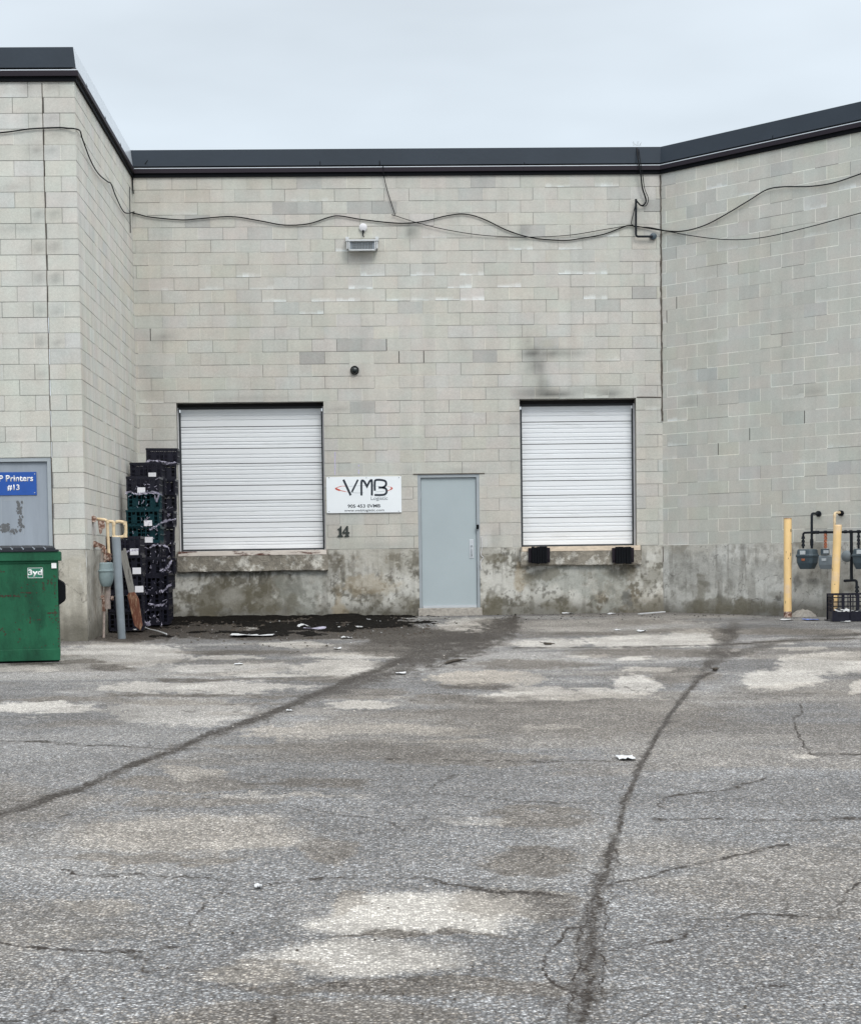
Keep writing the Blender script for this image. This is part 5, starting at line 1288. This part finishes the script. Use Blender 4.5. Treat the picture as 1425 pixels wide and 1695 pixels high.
scrap(350, 370, 1029, .03, 'dull pale scrap against the wall under the left dock', seed=17, dep=.3)
scrap(1021, 1050, 1259, .02, 'white paper lying beside the long dark crack', seed=7, dep=.22)
scrap(1055, 1068, 1047, .05, 'rounded white scrap in front of the right dock', seed=8, dep=.35)
scrap(1017, 1026, 1045, .02, 'tiny white fleck left of the rounded scrap', seed=9, dep=.2)
scrap(1292, 1311, 1028, .03, 'white scrap at the foot of the lone yellow bollard', seed=10, dep=.3)
scrap(1330, 1356, 1028, .04, 'blue plastic scrap in front of the rubble mound', 'blue_litter', seed=11, dep=.35, cat='plastic scrap', name='plastic_scrap')
scrap(1392, 1408, 1031, .02, 'white fleck in front of the black tray', seed=12, dep=.2)
scrap(421, 434, 1474, .012, 'small white wad on the bare asphalt in the foreground', seed=13, dep=.06)
scrap(1372, 1382, 1029, .02, 'pale fleck at the left foot of the black tray', seed=18, dep=.2)
scrap(388, 402, 1102, .02, 'flat white fleck on the pale dusty asphalt', seed=19, dep=.15)
scrap(655, 672, 1117, .015, 'faint white sliver by the start of the long crack', seed=20, dep=.15)
scrap(474, 483, 1180, .02, 'small white dot on the long dark crack', seed=21, dep=.08)
scrap(930, 950, 1017.5, .05, 'pale scrap at the wall under the left bumper', seed=22, dep=.2)
scrap(1005, 1018, 1018.5, .05, 'pale scrap at the wall under the right bumper', seed=23, dep=.2)
p = UG(1057, 1021); q = UG(1100, 1019); p.z += .045; q.z += .06
tag(MB().bar(p, q, .05, .018).build('white_stick', 'paper', None, origin=p, bevel=.003), 'white painted stick lying along the wall right of the right dock door', 'stick')
M['bark'] = mat('dark_bark', (.05, .04, .03), .9, 0, .4, 30)
for pts, lab_ in ((((893,1066),(905,1069),(918,1069)), 'short dark bent stick on the pale asphalt before the right dock'), (((1175,1110),(1183,1112),(1190,1110)), 'short dark stick where the long crack meets the wet strip'), (((728,1107),(745,1099),(772,1095)), 'long thin twig on the dark stain before the grey door')):
    l_ = [UG(x, y, .025) for x, y in pts]; tag(MB().tube(smooth_line(l_, 4), [.004]*3+[.016]*(len(smooth_line(l_, 4))-5)+[.006]*2, 6).build('stick', 'bark', None, origin=l_[0]), lab_, 'stick')
rp_ = smooth_line([UG(x, y, .05) for x, y in ((208,1039),(222,1040),(230,1046),(221,1048),(218,1043),(232,1041),(246,1047),(262,1051),(276,1056))], 6)
tag(MB().tube(rp_, .010, 6).build('rope', 'paper', None, origin=rp_[0], smooth=True), 'white knotted cord on the ground at the foot of the crate stacks', 'rope')
rp_ = smooth_line([UG(x, y, .04) for x, y in ((172,1040),(182,1036),(194,1037))], 6)

# the drift of wet leaves and dirt along the wall
def muck():
    us = np.linspace(-4.0, 1.0, 300); ds_ = np.linspace(0, 5.4, 150)
    UU, DD = np.meshgrid(us, ds_); X = UU; Y = D-.03-DD
    n = fbm(X*2.1, Y*1.1, 8, 6, .6); n2 = fbm(X*17, Y*17, 18, 3)
    th = .36+.045*DD+.22*np.clip((X-.1)/.9, 0, 1)-.10*np.exp(-DD/.4)*np.clip(.6-X, 0, 1)+.2*np.clip(-(X+3.1), 0, 1)
    h = .16*(n-th)+.012*(n2-.5)
    h = np.where(h > .045, .045+(h-.045)*.3, h)
    Z = -SLOPE*(D-Y)+.012+h
    mk = (h[:-1, :-1] > .002)
    P = np.stack([X, Y, Z], -1); return grid_mesh('leaf_muck', P, np.zeros(P.shape), 'muck', 'Col', mask=mk, flip=True)
mk_ = muck(); tag(mk_, 'black wet leaf litter and dirt drifted along the foot of the wall', 'leaf litter', kind='stuff')
# loose bits: gravel, leaf scraps, crumbs
def bits(name, n, area, size, mt, label, seed):
    rr = random.Random(seed); mb = MB()
    for _ in range(n):
        x, y = area(rr); p = UG(x, y); 
        if p.y > D-.03: p.y = D-.05
        p.z = gz(p.y)+.008; s_ = size(rr)*1.0; k = rr.randint(4, 6); a0_ = rr.uniform(0, 6)
        ring = [p+Vector((math.cos(a0_+6.283*i/k)*s_*rr.uniform(.6, 1.3), math.sin(a0_+6.283*i/k)*s_*rr.uniform(.6, 1.3), 0)) for i in range(k)]
        top_ = p+Vector((rr.uniform(-.3, .3)*s_, rr.uniform(-.3, .3)*s_, s_*rr.uniform(.5, 1.1)))
        mb.add(ring+[top_], [(i, (i+1) % k, k) for i in range(k)])
    o = mb.build(name, mt); tag(o, label, 'debris', kind='stuff')
bits('leaf_scraps', 900, lambda r: (250+r.betavariate(2, 2.4)*520, 1022+abs(r.gauss(0, 17))), lambda r: r.uniform(.008, .03), 'bark', 'brown leaf scraps scattered before the left dock', 3)
bits('pale_crumbs', 110, lambda r: (270+r.betavariate(2.2, 2)*470, 1024+abs(r.gauss(0, 17))), lambda r: r.uniform(.004, .014), 'paper', 'pale crumbs and paper flecks among the leaf litter', 5)
bits('gravel', 300, lambda r: (r.uniform(0, 1425), 1030+(r.random()**1.1)*660), lambda r: r.uniform(.0022, .0065), 'bark', 'small dark stones scattered on the asphalt', 7)
bits('pale_gravel', 200, lambda r: (r.uniform(0, 1425), 1024+(r.random()**2)*300), lambda r: r.uniform(.004, .011), 'rubble', 'pale grit and crumbs scattered on the asphalt', 9)
bits('wall_foot_debris', 130, lambda r: (r.uniform(800, 1425), 1018+abs(r.gauss(0, 4))), lambda r: r.uniform(.006, .018), 'muck', 'dirt crumbs along the foot of the right wall', 11)
